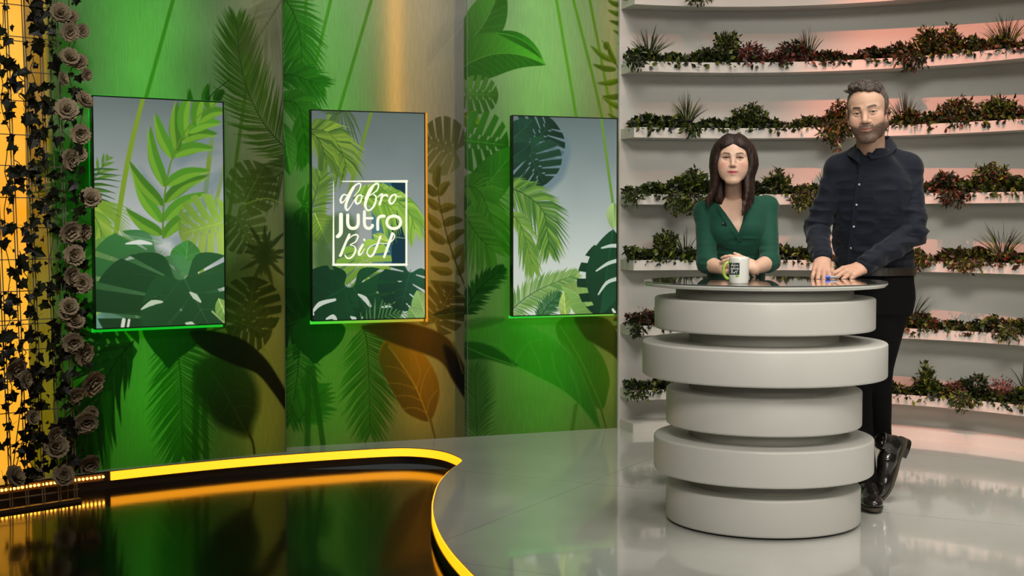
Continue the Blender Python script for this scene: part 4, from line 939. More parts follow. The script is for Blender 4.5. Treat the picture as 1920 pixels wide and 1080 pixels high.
def z_at(px, py, a, R=RF + 0.06):
    q = on_arc(a, R, 0); return P(px, py, q[1])[2]
def shrub(px, py_base, wpx, hpx, pals, label, seed, R=RF + 0.05, name='leafy_shrub', group=None, lens=0.038, cat='shrub', n=None, hang=False):
    rg = np.random.RandomState(seed); a = ang_at(px, R); sc = np.hypot(*on_arc(a, R, 0)[:2]) / FPX; zb = P(px, py_base, on_arc(a, R, 0)[1])[2]; W_, H_ = wpx * sc * (.5 if hang else .42), hpx * sc
    root = empty(name, on_arc(a, R, zb), label, cat, group); mb = MB(); A = []; nb = max(5, int(wpx / 6))
    base = on_arc(a, R, zb)
    tan = np.array([-math.sin(a), math.cos(a), 0]); rad = np.array([-math.cos(a), -math.sin(a), 0])      # rad: towards the viewer
    for i in range(nb):
        f = (i + 0.5) / nb * 2 - 1; tip = base + tan * f * W_ + rad * (rg.uniform(-0.02, 0.05) + (0.04 if hang else 0)) + np.array([0, 0, (1 if not hang else -1) * H_ * (1 - 0.55 * abs(f) ** 1.6) * rg.uniform(0.65, 1.0)])
        st = base + tan * f * W_ * 0.35 + (rad * 0.05 if hang else 0); mid = (st + tip) / 2 + rad * 0.01 + (rad * 0.015 if hang else 0)
        pts = catmull([st, mid, tip], 5); mb.tube(pts, np.linspace(0.0022, 0.0012, len(pts)), 4)
        m_ = n or max(14, int(hpx * 0.75))
        for j in range(m_):
            t = (j + rg.rand()) / m_ ; t = 0.12 + 0.88 * t ** 0.8; p = pts[int(t * (len(pts) - 1))] + rg.normal(size=3) * 0.010
            ax = tip - st; ax /= np.linalg.norm(ax) + 1e-9; d = rdir(rg, 0.0) + ax * 0.8
            A.append((p, d, rdir(rg, 0.6), lens * rg.uniform(0.7, 1.15), lens * 0.36 * rg.uniform(0.8, 1.2), pick(pals, rg)))
    leaves_mesh([q[0] for q in A], [q[1] for q in A], [q[2] for q in A], [q[3] for q in A], [q[4] for q in A], [q[5] for q in A], 'leaves', LEAF, root)
    mb.build('stems', mat('woody_stem', (0.05, 0.035, 0.015), .7), root)
    return root
def grass(px, py_base, wpx, hpx, nbl, label, seed, R=RF + 0.08, lean=0.0, pals=(DARKG, DARKG, OLIVE), name='grass_tuft', sp=1.0):
    rg = np.random.RandomState(seed); a = ang_at(px, R); q = on_arc(a, R, 0); sc = np.hypot(q[0], q[1]) / FPX; zb = P(px, py_base, q[1])[2]; W_, H_ = wpx * sc / 2, hpx * sc
    root = empty(name, (q[0], q[1], zb), label, 'grass', 'grass tufts on the planter ledges'); tan = np.array([-math.sin(a), math.cos(a), 0]); rad = np.array([-math.cos(a), -math.sin(a), 0]); base = np.array([q[0], q[1], zb])
    V = []; F = []; C_ = []
    for i in range(nbl):
        f = -(rg.uniform(-1, 1)); hh = H_ * (1 - 0.45 * abs(f) ** 1.5) * rg.uniform(0.6, 1.02); st = base + tan * f * W_ * 0.22 + rad * rg.uniform(-.03, .03)
        tip = base + tan * (f * W_ * sp - lean * W_) + rad * rg.uniform(-0.05, 0.09) + np.array([0, 0, hh]); mid = st * 0.55 + tip * 0.45 + np.array([0, 0, hh * 0.10]); cv = catmull([st, mid, tip], 4)
        w_ = rg.uniform(0.0022, 0.0040); side = np.cross(tip - st, rdir(rg, 0)); side /= np.linalg.norm(side) + 1e-9; k0 = len(V); col = pick(pals, rg)
        for j, p in enumerate(cv):
            ww = w_ * (1 - (j / (len(cv) - 1)) ** 2 * 0.92); V += [p - side * ww, p + side * ww, p + np.cross(side, [0, 0, 1.0]) * ww * 0.5]; C_ += [col] * 3
        for j in range(len(cv) - 1):
            for x_, y_ in ((0, 1), (1, 2), (2, 0)): F.append((k0 + 3 * j + x_, k0 + 3 * j + y_, k0 + 3 * j + 3 + y_, k0 + 3 * j + 3 + x_))
    meshobj('blades', V, F, LEAF, root, cols=np.array(C_)); mb = MB(); mb.sphere(base + np.array([0, 0, 0.004]), (0.035, 0.035, 0.012), 10, 6); mb.build('root_ball', mat('dark_soil'), root)
    return root
# grass tufts
grass(1216, 104, 84, 56, 60, 'spiky grass tuft at the left end of the second planter ledge from the top', 1)
grass(1512, 104, 66, 56, 44, 'upright grass tuft on the second ledge, above and left of the bearded man', 2, sp=.9)
grass(1880, 88, 84, 62, 64, 'tall grass tuft near the right edge of the frame, second ledge from the top', 3)
grass(1288, 228, 72, 60, 54, 'grass tuft on the ledge just above the head of the dark-haired woman', 4)
grass(1694, 232, 62, 66, 50, 'grass tuft right beside the ear of the bearded man', 5, pals=(OLIVE, REDBR, DARKG))
grass(1545, 350, 56, 40, 10, 'thin sprigs sticking out left of the dark shirt at shoulder height', 6, lean=.2)
grass(1286, 480, 50, 62, 18, 'sparse grass tuft between the small shrub and the green sleeve', 7)
grass(1880, 478, 92, 66, 44, 'wide grass tuft at the right on the fifth ledge, level with the table top', 8)
grass(1708, 606, 92, 66, 34, 'grass tuft beside the black trousers', 9, lean=.25)
grass(1925, 735, 60, 60, 12, 'few blades of grass at the right frame edge on the lowest ledge', 10)
grass(1262, 566, 20, 18, 4, 'tiny dry sprig beside the top neck of the table', 12)
# shrubs
YG = [OLIVE, OLIVE, DARKG]
for row in [
 (1360, 100, 64, 42, YG, 'yellowish shrub on the second ledge, above the woman and right of the grass', 21),
 (1405, 108, 60, 26, [PINK, REDBR], 'rusty pink flowering plant on the second ledge from the top', 22),
 (1480, 108, 70, 30, [PINK, REDBR, DARKG], 'rusty pink leafy plant at the foot of the upright grass tuft', 23),
 (1735, 102, 60, 52, [OLIVE, DARKG, REDBR], 'bushy shrub above the hanging clump on the second ledge, right of the bearded man', 24),
 (1776, 100, 54, 52, [OLIVE, REDBR, DARKG], 'feathery shrub right of the bushy one on the second ledge', 25),
 (1405, 236, 78, 46, YG, 'olive shrub on the third ledge between the two presenters', 26),
 (1575, 232, 66, 42, [REDBR, OLIVE, REDBR], 'reddish shrub left of the face of the bearded man', 27),
 (1792, 230, 84, 50, [OLIVE, REDBR, DARKG], 'bushy shrub right of the bearded man, third ledge, inner one', 28),
 (1868, 222, 86, 42, [OLIVE, DARKG], 'broad shrub near the right frame edge on the third ledge', 29),
 (1302, 358, 62, 46, YG, 'olive shrub just left of the face of the woman in green', 30),
 (1458, 358, 60, 40, YG, 'round olive shrub just right of the hair of the woman in green', 31),
 (1858, 352, 90, 46, [DARKG, OLIVE, REDBR], 'dark bushy shrub at the right on the fourth ledge', 32),
 (1770, 352, 60, 26, [REDBR, DARKG], 'reddish low plant right of the dark shirt on the fourth ledge', 33),
 (1246, 482, 60, 56, YG, 'small olive shrub left of the green sleeve above the table', 34),
 (1745, 742, 46, 66, [DARKG, OLIVE], 'upright leafy shrub on the lowest ledge right of the black trousers', 35),
 (1838, 740, 60, 40, [DARKG], 'green plant amid the pink flowers on the lowest ledge', 36)]:
    shrub(*row, group=None)
shrub(1800, 742, 50, 34, [PINK], 'dusty pink flower cluster on the lowest ledge, left of two', 37, name='flowering_plant', lens=.022, cat='plant')
shrub(1885, 742, 70, 36, [PINK], 'dusty pink flower cluster on the lowest ledge, right of two', 38, name='flowering_plant', lens=.022, cat='plant')
shrub(1212, 616, 52, 38, [PINK, REDBR, DARKG], 'dark red plant left of the upper table rings', 39, name='flowering_plant', lens=.03, cat='plant')
# clumps hanging over the ledges
for row in [
 (1302, -2, 44, 14, [DARKG, OLIVE], 'leafy bit hanging into the frame from the topmost ledge', 51),
 (1182, 105, 26, 28, [DARKG], 'clump trailing over the left end of the second ledge from the top', 52),
 (1712, 98, 50, 40, [REDBR, DARKG, DARKG], 'dark clump spilling down over the second ledge right of the bearded man', 53),
 (1292, 235, 34, 26, [DARKG, OLIVE], 'small clump spilling over the third ledge above the woman', 54),
 (1568, 226, 60, 54, [REDBR, OLIVE, DARKG], 'large red and green clump hanging beside the cheek of the bearded man', 55),
 (1178, 358, 30, 28, [DARKG, OLIVE], 'clump trailing over the left end of the fourth ledge', 56),
 (1262, 362, 46, 42, [DARKG, OLIVE], 'clump hanging low left of the hair of the woman in green', 57),
 (1290, 362, 46, 44, [OLIVE, DARKG], 'clump hanging by the shoulder of the woman in green', 58),
 (1508, 358, 54, 42, [DARKG, OLIVE], 'clump hanging beside the elbow of the dark shirt', 59),
 (1795, 358, 60, 28, [REDBR, DARKG], 'reddish clump hanging right of the dark shirt on the fourth ledge', 60),
 (1722, 478, 60, 30, [REDBR, OLIVE], 'orange and green clump hanging behind the belt of the man', 61),
 (1820, 486, 50, 24, [OLIVE, REDBR], 'short clump drooping over the fifth ledge at the right', 62),
 (1188, 604, 26, 30, [DARKG], 'clump trailing over the left end of the sixth ledge', 63),
 (1190, 728, 46, 18, [DARKG, OLIVE], 'clump drooping at the left end of the lowest ledge', 64),
 (1820, 742, 60, 22, [DARKG, OLIVE], 'short clump drooping over the lowest ledge at the right', 65),
 (1905, 612, 40, 26, [DARKG, OLIVE], 'clump drooping over the sixth ledge at the right frame edge', 66)]:
    px, py, w_, h_, pal, lb, sd = row
    shrub(px, py, w_, h_, pal, lb, sd, R=RF - 0.012, name='trailing_plant', hang=True, cat='plant', lens=.036)

# ============================ amber light column
q0, q1 = onz(-90, 905, 0)[:2], onz(104, 889, 0)[:2]
oc, ec, Lc, nc = plane_between((q0[0], q0[1]), (q1[0], q1[1])); 
Rc = np.stack([ec, -nc, [0, 0, 1.0]], 1)
col_root = empty('light_column', oc + ec * Lc / 2, 'tall glowing amber light column behind the ivy at the left frame edge', 'light column')
am = bpy.data.materials.new('amber_light_panel'); am.use_nodes = True; nt = am.node_tree; b = nt.nodes['Principled BSDF']
tc = nt.nodes.new('ShaderNodeTexCoord'); nz = nt.nodes.new('ShaderNodeTexNoise'); nz.inputs['Scale'].default_value = 1.1; nt.links.new(tc.outputs['Object'], nz.inputs['Vector'])
cr = nt.nodes.new('ShaderNodeValToRGB'); cr.color_ramp.elements[0].color = (0.95, 0.36, 0.012, 1); cr.color_ramp.elements[1].color = (1.0, 0.52, 0.045, 1); cr.color_ramp.elements[0].position = .35; cr.color_ramp.elements[1].position = .65
nt.links.new(nz.outputs['Fac'], cr.inputs[0]); nt.links.new(cr.outputs[0], b.inputs['Emission Color']); b.inputs['Emission Strength'].default_value = 1.05; b.inputs['Base Color'].default_value = (0.08, .05, .01, 1)
zt = 2.8; topR = np.dot(onplane(85, 0, oc, nc) - oc, ec); ub = Lc; ut = topR - (Lc - topR) * (zt / 2.4 - 1)
def slab(name, off, dep, material, parent, u0=0, ub=ub, ut=ut, z0=0.001, z1=zt):
    V = []
    for dd in (off, off + dep):
        for (u, z) in ((u0, z0), (ub, z0), (ut, z1), (u0, z1)): V.append(oc + ec * u - nc * dd + np.array([0, 0, z]))
    return meshobj(name, V, [(0, 1, 2, 3), (7, 6, 5, 4), (0, 4, 5, 1), (1, 5, 6, 2), (2, 6, 7, 3), (3, 7, 4, 0)], material, parent)
slab('diffuser_panel', 0.0, 0.006, am, col_root); slab('housing', 0.007, 0.03, mat('dark_panel_frame'), col_root)

# ============================ wire trellis
t0, t1 = onz(-70, 974, PITZ), onz(150, 940, PITZ); ot, et, Lt, ntl = plane_between(t0[:2], t1[:2], PITZ)
tr = empty('wire_trellis', ot + et * Lt / 2, 'tall double-wire mesh trellis standing in the dark pool at the left', 'trellis')
wire = mat('galvanised_wire', (0.20, 0.18, 0.14), 0.45, metal=.4)
LEAN = 26.0 / 940
def tp(px, py): return onplane(px, py, ot, ntl)
def tline(px_bot):   # leaning vertical wire through its foot
    f = tp(px_bot, 940); f = ot + et * np.dot(f - ot, et); return f, f + np.array([0, 0, 2.75]) - et * 2.75 * LEAN
for px in (-38, -8, 22, 52, 83, 113, 143):
    f, g = tline(px)
    for sft in (-0.006, 0.006) if px > 0 else (0,):
        mb = MB(); mb.tube([f + et * sft, g + et * sft], 0.0028, 5); mb.build('vertical_wire', wire, tr)
f, g = tline(134); mb = MB(); mb.tube([f - ntl * 0.03, g - ntl * 0.03], 0.0025, 5); mb.build('vertical_wire', wire, tr)
for i, py in enumerate([-45, 13, 72, 80, 136, 191, 254, 312, 371, 427, 486, 545, 599, 607, 655, 712, 770, 829]):
    z = tp(60, py)[2]; a_ = ot + et * 0.0; a_[2] = z; 
    a_ = ot + et * (-(z - PITZ) * LEAN); b_ = ot + et * (Lt * 0.985 - (z - PITZ) * LEAN); a_ = np.array([a_[0], a_[1], z]); b_ = np.array([b_[0], b_[1], z])
    mb = MB(); mb.tube([a_ + ntl * 0.006, b_ + ntl * 0.006], 0.0024, 5); mb.build('horizontal_wire', wire, tr)
Rt_ = np.stack([et, -ntl, [0, 0, 1.0]], 1); mb = MB(); mb.box(ot + et * Lt / 2 + np.array([0, 0, 0.008]), (Lt, 0.03, 0.016), Rt_); mb.build('base_rail', mat('dark_rail', (0.03, 0.02, 0.015), .4), tr)
mb = MB(); mb.box(ot + et * Lt / 2 + np.array([0, 0, 0.06]), (Lt * .98, 0.006, 0.005), Rt_); mb.build('lower_rod', wire, tr)

# ============================ ivy
ivy_out = np.array([(0, 0), (.18, -.10), (.42, -.16), (.40, .06), (.66, .30), (.38, .42), (.24, .64), (0, 1.0), (-.24, .64), (-.38, .42), (-.66, .30), (-.40, .06), (-.42, -.16), (-.18, -.10)])
def ivy_leaves(L, name, material, parent):
    V = []; F = []; C_ = []
    for p, d, nrm, size, col in L:
        d = d / np.linalg.norm(d); sd = np.cross(d, nrm); sd /= np.linalg.norm(sd) + 1e-9; n_ = np.cross(sd, d); k0 = len(V); V.append(p + d * size * 0.3 - n_ * size * 0.05); m_ = len(ivy_out)
        for x_, y_ in ivy_out: V.append(p + sd * x_ * size + d * y_ * size + n_ * size * 0.14 * abs(x_) * 2 - n_ * size * 0.15 * y_ * y_)
        for j in range(m_): F.append((k0, k0 + 1 + j, k0 + 1 + (j + 1) % m_))
        C_ += [col] * (m_ + 1)
    return meshobj(name, np.array(V), F, material, parent, cols=np.array(C_))
toward = ntl
def vine(xs, y0, y1, nleaf, label, seed, size=0.05, spread=0.03, dens=None, off=0.02):
    rg = np.random.RandomState(seed); n = 26; pts = []
    for i in range(n):
        f = i / (n - 1); py = y0 + (y1 - y0) * f; px = np.interp(f, np.linspace(0, 1, len(xs)), xs) + rg.normal() * 3; pts.append(tp(px, py) + toward * (off + rg.uniform(-.01, .015)))
    cv = catmull(pts, 3); root = empty('ivy_vine', cv[-1], label, 'ivy', 'ivy vines climbing the wire trellis'); mb = MB(); mb.tube(cv, 0.0022, 5)
    L = []; Ld = np.array(LEAFY)
    for j in range(nleaf):
        t = rg.rand()
        if dens: t = np.interp(t, np.linspace(0, 1, len(dens)), dens)
        p = cv[int(t * (len(cv) - 1))] + et * rg.normal() * spread + toward * rg.uniform(-.01, .04) + np.array([0, 0, rg.normal() * 0.012]); sz = size * rg.choice([0.35, 0.6, 0.8, 1.0, 1.15])
        d = et * rg.normal() * 0.8 + np.array([0, 0, -0.8 + rg.normal() * .5]) + toward * rg.normal() * .35; nr = toward + rdir(rg, 0) * 0.7
        L.append((p, d, nr, sz, lin(np.array(Ld[rg.randint(len(Ld))]) * rg.uniform(.7, 1.2))))
        if rg.rand() < .3: mb.tube([p, p + d * 0.0 - d / np.linalg.norm(d) * 0.03], 0.0009, 3)
    ivy_leaves(L, 'leaves', LEAFD, root); mb.build('stem', mat('woody_stem'), root); return root
LEAFY = [(14, 16, 6), (20, 24, 8), (24, 30, 10), (9, 10, 5)]
vine([10, -6, 8, 4, 16], -30, 560, 46, 'ivy vine at the far left frame edge, upper part of the trellis', 201, spread=.035)
vine([48, 62, 54, 60, 74, 62], -30, 330, 40, 'ivy vine over the upper middle of the amber column', 202, size=.052)
vine([8, 34, 40, 60, 70], 100, 300, 46, 'ivy tangle low left of the first monitor top, over the amber column', 203, spread=.05)
vine([22, 60, 75, 50, 62], 300, 480, 34, 'ivy vine crossing the middle of the amber column', 204, spread=.04)
vine([30, 48, 60, 40, 50], 470, 720, 54, 'ivy vine low over the amber column, below the crossing vine', 205, spread=.045)
vine([14, 8, 22, 12, 18], 560, 900, 60, 'dense ivy at the foot of the trellis on the far left', 206, spread=.04)
vine([88, 98, 90, 100, 96, 92], 300, 880, 84, 'ivy vine along the right border of the amber column', 207, spread=.03)
vine([55, 62, 58, 52, 60], 690, 890, 90, 'thick small-leaved ivy above the bulb strip', 208, size=.04, spread=.035)
vine([118, 122, 130, 118, 130, 138], -20, 420, 46, 'ivy strand among the white flowers, upper half', 209, size=.045, spread=.025, off=.03)
vine([132, 128, 140, 128, 120, 135], 420, 880, 90, 'ivy strand among the white flowers, lower half', 210, size=.052, spread=.03, off=.03)
vine([88, 95, 92, 86], 0, 260, 26, 'ivy strand along the right border of the amber column near the frame top', 211, size=.04, spread=.02)

# ============================ garlands of white flowers
bloom_mat = mat('white_fabric_petal', (0.31, 0.24, 0.15), 0.8, attr=False, noise=(40, .15))
def bloom_mesh(seed):
    rg = np.random.RandomState(seed); V = []; F = []
    for ring, (cnt, tilt, size) in enumerate(((3, 12, .45), (5, 32, .62), (7, 55, .8), (8, 80, .95), (8, 105, .9))):
        for i in range(cnt):
            a = 2 * math.pi * (i + 0.5 * (ring % 2)) / cnt + rg.uniform(-.2, .2); t = math.radians(tilt + rg.uniform(-9, 9)); k0 = len(V)
            for u in range(5):
                for v in range(5):
                    uu = (u / 4 - .5) * 2; vv = v / 4; wdt = (0.25 + 0.95 * math.sin(math.pi * min(vv * .62 + .05, 1))) * size * .55; y = uu * wdt; r_ = vv * size
                    cup = 0.22 * size * (uu * uu) + 0.30 * size * vv * vv; ruff = 0.05 * math.sin(uu * 6 + ring) * vv
                    # petal local: along direction lifted by angle t from the axis
                    px = r_ * math.sin(t) - (cup + ruff) * math.cos(t) * .5; pz = r_ * math.cos(t) + (cup + ruff) * math.sin(t) * .5
                    V.append((px * math.cos(a) - y * math.sin(a), px * math.sin(a) + y * math.cos(a), pz))
            for u in range(4):
                for v in range(4): F.append((k0 + u * 5 + v, k0 + u * 5 + v + 1, k0 + u * 5 + v + 6, k0 + u * 5 + v + 5))
    return np.array(V), F
BL_M = []
for sd in range(3):
    V, F = bloom_mesh(sd); me = bpy.data.meshes.new('bloom'); me.from_pydata([tuple(v) for v in V], [], F); me.update(); me.materials.append(bloom_mat)
    me.polygons.foreach_set('use_smooth', np.ones(len(me.polygons), bool)); BL_M.append(me)
def garland(pts, label, seed, off=.04):
    rg = np.random.RandomState(seed); ps = [(tp(x, y) + toward * (off + rg.uniform(0, .03))) for x, y, r in pts]; root = empty('flower_garland', ps[-1], label, 'flower garland')
    for p, (x, y, r) in zip(ps, pts):
        o = bpy.data.objects.new('bloom', BL_M[rg.randint(3)]); COL.objects.link(o); o.parent = root; o.location = Vector(p) - root.location; rr = r * 6.4 / FPX * 1.0; o.scale = (rr, rr, rr)
        dv = Vector(toward + rdir(rg, 0) * 0.55); o.rotation_euler = dv.to_track_quat('Z', 'Y').to_euler()
    mb = MB(); cv = catmull(ps, 6); mb.tube(cv - toward * 0.015, 0.0025, 5); mb.build('stem', mat('woody_stem'), root)
    return root
garland([(103, 28, 20), (124, 34, 12), (118, 62, 18), (142, 60, 14), (118, 110, 18), (140, 118, 15), (148, 142, 12), (104, 150, 13), (112, 208, 22), (145, 190, 18), (140, 252, 19), (118, 300, 20), (140, 290, 14)],
        'white flower garland right of the amber column, from frame top to monitor top', 301)
garland([(158, 372, 20), (118, 434, 22), (146, 436, 18), (126, 478, 20), (122, 515, 18), (143, 530, 20), (118, 575, 18), (132, 602, 18), (112, 588, 14)],
        'garland of white flowers beside the left edge of the first monitor', 302)
garland([(124, 640, 20), (146, 662, 22), (160, 716, 26), (128, 738, 16), (150, 788, 22), (160, 772, 14), (140, 800, 14), (94, 835, 24), (158, 866, 20), (108, 888, 20), (90, 812, 16)],
        'garland of white flowers below the first monitor corner down to the pool edge', 303)
garland([(18, 690, 22), (34, 712, 16), (14, 890, 20), (50, 780, 14), (60, 888, 12)], 'few white flowers low on the far left of the trellis', 304)
# ============================ signed-distance sculpting: one smooth continuous surface per body
def nrm(v): v = np.asarray(v, float); return v / (np.linalg.norm(v) + 1e-12)
class SDF:
    def __init__(s, lo, hi, h):
        s.lo = np.array(lo, float); s.h = h; s.n = np.ceil((np.array(hi, float) - s.lo) / h).astype(int) + 1
        s.ax = [(s.lo[i] + h * np.arange(s.n[i])).astype(np.float32) for i in range(3)]; s.F = np.full(s.n, 1.0, np.float32)
    def sl(s, lo, hi, mg):
        a = np.clip(np.floor((np.asarray(lo) - mg - s.lo) / s.h).astype(int), 0, s.n); b = np.clip(np.ceil((np.asarray(hi) + mg - s.lo) / s.h).astype(int) + 1, 0, s.n)
        if (b <= a).any(): return None
        S = tuple(slice(i, j) for i, j in zip(a, b)); X = s.ax[0][S[0]][:, None, None]; Y = s.ax[1][S[1]][None, :, None]; Z_ = s.ax[2][S[2]][None, None, :]
        return S, X, Y, Z_
    def put(s, S, d, k, sub=False):
        A = s.F[S]
        if sub: 
            d = -d; h = np.maximum(k - np.abs(A - d), 0) / k if k else 0; s.F[S] = np.maximum(A, d) + h * h * k * 0.25 if k else np.maximum(A, d)
        else:
            h = np.maximum(k - np.abs(A - d), 0) / k if k else 0; s.F[S] = np.minimum(A, d) - h * h * k * 0.25 if k else np.minimum(A, d)
    def cap(s, a, b, ra, rb=None, k=0.01, sub=False):
        rb = ra if rb is None else rb; a, b = np.asarray(a, float), np.asarray(b, float); r = max(ra, rb); q = s.sl(np.minimum(a, b) - r, np.maximum(a, b) + r, k * 1.5 + 2 * s.h)
        if q is None: return
        S, X, Y, Z_ = q; d = b - a; L = d @ d + 1e-12; t = np.clip(((X - a[0]) * d[0] + (Y - a[1]) * d[1] + (Z_ - a[2]) * d[2]) / L, 0, 1)
        D = np.sqrt((X - a[0] - t * d[0]) ** 2 + (Y - a[1] - t * d[1]) ** 2 + (Z_ - a[2] - t * d[2]) ** 2) - (ra + (rb - ra) * t); s.put(S, D.astype(np.float32), k, sub)
    def ell(s, c_, r, k=0.01, sub=False, R=None):
        c_, r = np.asarray(c_, float), np.asarray(r, float) * np.ones(3); m_ = r.max() if R is not None else r; q = s.sl(c_ - m_, c_ + m_, k * 1.5 + 2 * s.h)
        if q is None: return
        S, X, Y, Z_ = q; x, y, z = X - c_[0], Y - c_[1], Z_ - c_[2]
        if R is not None: x, y, z = (x * R[0][0] + y * R[1][0] + z * R[2][0], x * R[0][1] + y * R[1][1] + z * R[2][1], x * R[0][2] + y * R[1][2] + z * R[2][2])
        k0 = np.sqrt((x / r[0]) ** 2 + (y / r[1]) ** 2 + (z / r[2]) ** 2); k1 = np.sqrt((x / r[0] ** 2) ** 2 + (y / r[1] ** 2) ** 2 + (z / r[2] ** 2) ** 2) + 1e-9
        s.put(S, (k0 * (k0 - 1) / k1).astype(np.float32), k, sub)
    def loft(s, kn, yaw=0.0, k=0.02, grow=0.0):
        """kn rows: z, cx, cy, a, b (ellipse half axes)"""
        kn = np.array(kn, float); kn = kn[np.argsort(kn[:, 0])]; zz = s.ax[2]; rows = [np.interp(zz, kn[:, 0], kn[:, j]) for j in range(1, 5)]
        # smooth the profile a little
        w_ = max(int(0.03 / s.h), 1); ker = np.ones(2 * w_ + 1) / (2 * w_ + 1); rows = [np.convolve(np.pad(r, w_, mode='edge'), ker, 'valid') for r in rows]
        cx, cy, a, b = rows; a, b = a + grow, b + grow; X = s.ax[0][:, None, None] - cx[None, None]; Y = s.ax[1][None, :, None] - cy[None, None]
        cs, sn = math.cos(yaw), math.sin(yaw); x, y = X * cs + Y * sn, -X * sn + Y * cs; a_, b_ = a[None, None], b[None, None]
        k0 = np.sqrt((x / a_) ** 2 + (y / b_) ** 2); k1 = np.sqrt((x / a_ ** 2) ** 2 + (y / b_ ** 2) ** 2) + 1e-6; d = k0 * (k0 - 1) / k1
        d = np.maximum(d, np.maximum(kn[0, 0] - grow - zz, zz - kn[-1, 0] - grow)[None, None]); s.put((slice(None),) * 3, d.astype(np.float32), k)
    def half(s, p, n, k=0.004):
        """remove everything on the side n points to"""
        p, n = np.asarray(p, float), nrm(n); d = (s.ax[0][:, None, None] - p[0]) * n[0] + (s.ax[1][None, :, None] - p[1]) * n[1] + (s.ax[2][None, None, :] - p[2]) * n[2]
        s.F = np.maximum(s.F, d.astype(np.float32))
    def mesh(s):
        F = s.F; sg = F < 0; nx, ny, nz = F.shape
        c8 = [sg[i:nx - 1 + i, j:ny - 1 + j, k:nz - 1 + k] for i in (0, 1) for j in (0, 1) for k in (0, 1)]
        cnt = sum(c_.astype(np.int8) for c_ in c8); act = (cnt > 0) & (cnt < 8); idx = np.argwhere(act); ids = -np.ones(act.shape, np.int64); ids[act] = np.arange(len(idx))
        acc = np.zeros((len(idx), 3)); num = np.zeros(len(idx)); i, j, k = idx.T
        for ax in range(3):
            o = [(0, 0, 0)]; others = [a for a in range(3) if a != ax]
            for u in (0, 1):
                for v in (0, 1):
                    off = [0, 0, 0]; off[others[0]] = u; off[others[1]] = v; e = [0, 0, 0]; e[ax] = 1
                    A = F[i + off[0], j + off[1], k + off[2]]; B = F[i + off[0] + e[0], j + off[1] + e[1], k + off[2] + e[2]]; m_ = (A < 0) != (B < 0)
                    t = np.where(m_, A / np.where(m_, A - B, 1), 0); p = np.array(off)[None] + t[:, None] * np.array(e)[None]; acc[m_] += p[m_]; num += m_
        V = s.lo + (idx + acc / num[:, None]) * s.h; Q = []
        for ax in range(3):
            o1_, o2_ = [(1, 2), (2, 0), (0, 1)][ax]; sl0 = [slice(None)] * 3; sl1 = [slice(None)] * 3; sl0[ax] = slice(0, -1); sl1[ax] = slice(1, None)
            ch = sg[tuple(sl0)] != sg[tuple(sl1)]; e = np.argwhere(ch); e = e[(e[:, o1_] > 0) & (e[:, o2_] > 0) & (e[:, o1_] < F.shape[o1_] - 1) & (e[:, o2_] < F.shape[o2_] - 1)]
            def at(d1, d2): q = e.copy(); q[:, o1_] -= d1; q[:, o2_] -= d2; return ids[q[:, 0], q[:, 1], q[:, 2]]
            q = np.stack([at(1, 1), at(0, 1), at(0, 0), at(1, 0)], 1); fl_ = sg[e[:, 0], e[:, 1], e[:, 2]]; q[~fl_] = q[~fl_][:, ::-1]; Q.append(q)
        return V, np.vstack(Q)
def vnormals(V, Q):
    n = np.cross(V[Q[:, 2]] - V[Q[:, 0]], V[Q[:, 3]] - V[Q[:, 1]]); N = np.zeros_like(V)
    for j in range(4): np.add.at(N, Q[:, j], n)
    return N / (np.linalg.norm(N, axis=1)[:, None] + 1e-12)
def relax(V, Q, it=1, lam=0.5):
    for _ in range(it):
        A = np.zeros_like(V); n = np.zeros(len(V))
        for j in range(4):
            for k in (1, 3): np.add.at(A, Q[:, j], V[Q[:, (j + k) % 4]]); np.add.at(n, Q[:, j], 1)
        V = V + lam * (A / n[:, None] - V)
    return V
# vectorised value noise
_rg = np.random.RandomState(3); _T = _rg.rand(64, 64, 64).astype(np.float32)
def vnoise(P_):
    P_ = np.asarray(P_, float) + 1000; i = np.floor(P_).astype(int); f = P_ - i; f = f * f * (3 - 2 * f); r = 0
    for a in (0, 1):
        for b in (0, 1):
            for c_ in (0, 1): r = r + _T[(i[:, 0] + a) % 64, (i[:, 1] + b) % 64, (i[:, 2] + c_) % 64] * np.where(a, f[:, 0], 1 - f[:, 0]) * np.where(b, f[:, 1], 1 - f[:, 1]) * np.where(c_, f[:, 2], 1 - f[:, 2])
    return r - 0.5
def euler(yaw, pitch, roll):
    cy, sy = math.cos(yaw), math.sin(yaw); cp, sp = math.cos(pitch), math.sin(pitch); cr, sr = math.cos(roll), math.sin(roll)
    Rz = np.array([[cy, -sy, 0], [sy, cy, 0], [0, 0, 1]]); Rx = np.array([[1, 0, 0], [0, cp, -sp], [0, sp, cp]]); Ry = np.array([[cr, 0, sr], [0, 1, 0], [-sr, 0, cr]]); return Rz @ Rx @ Ry

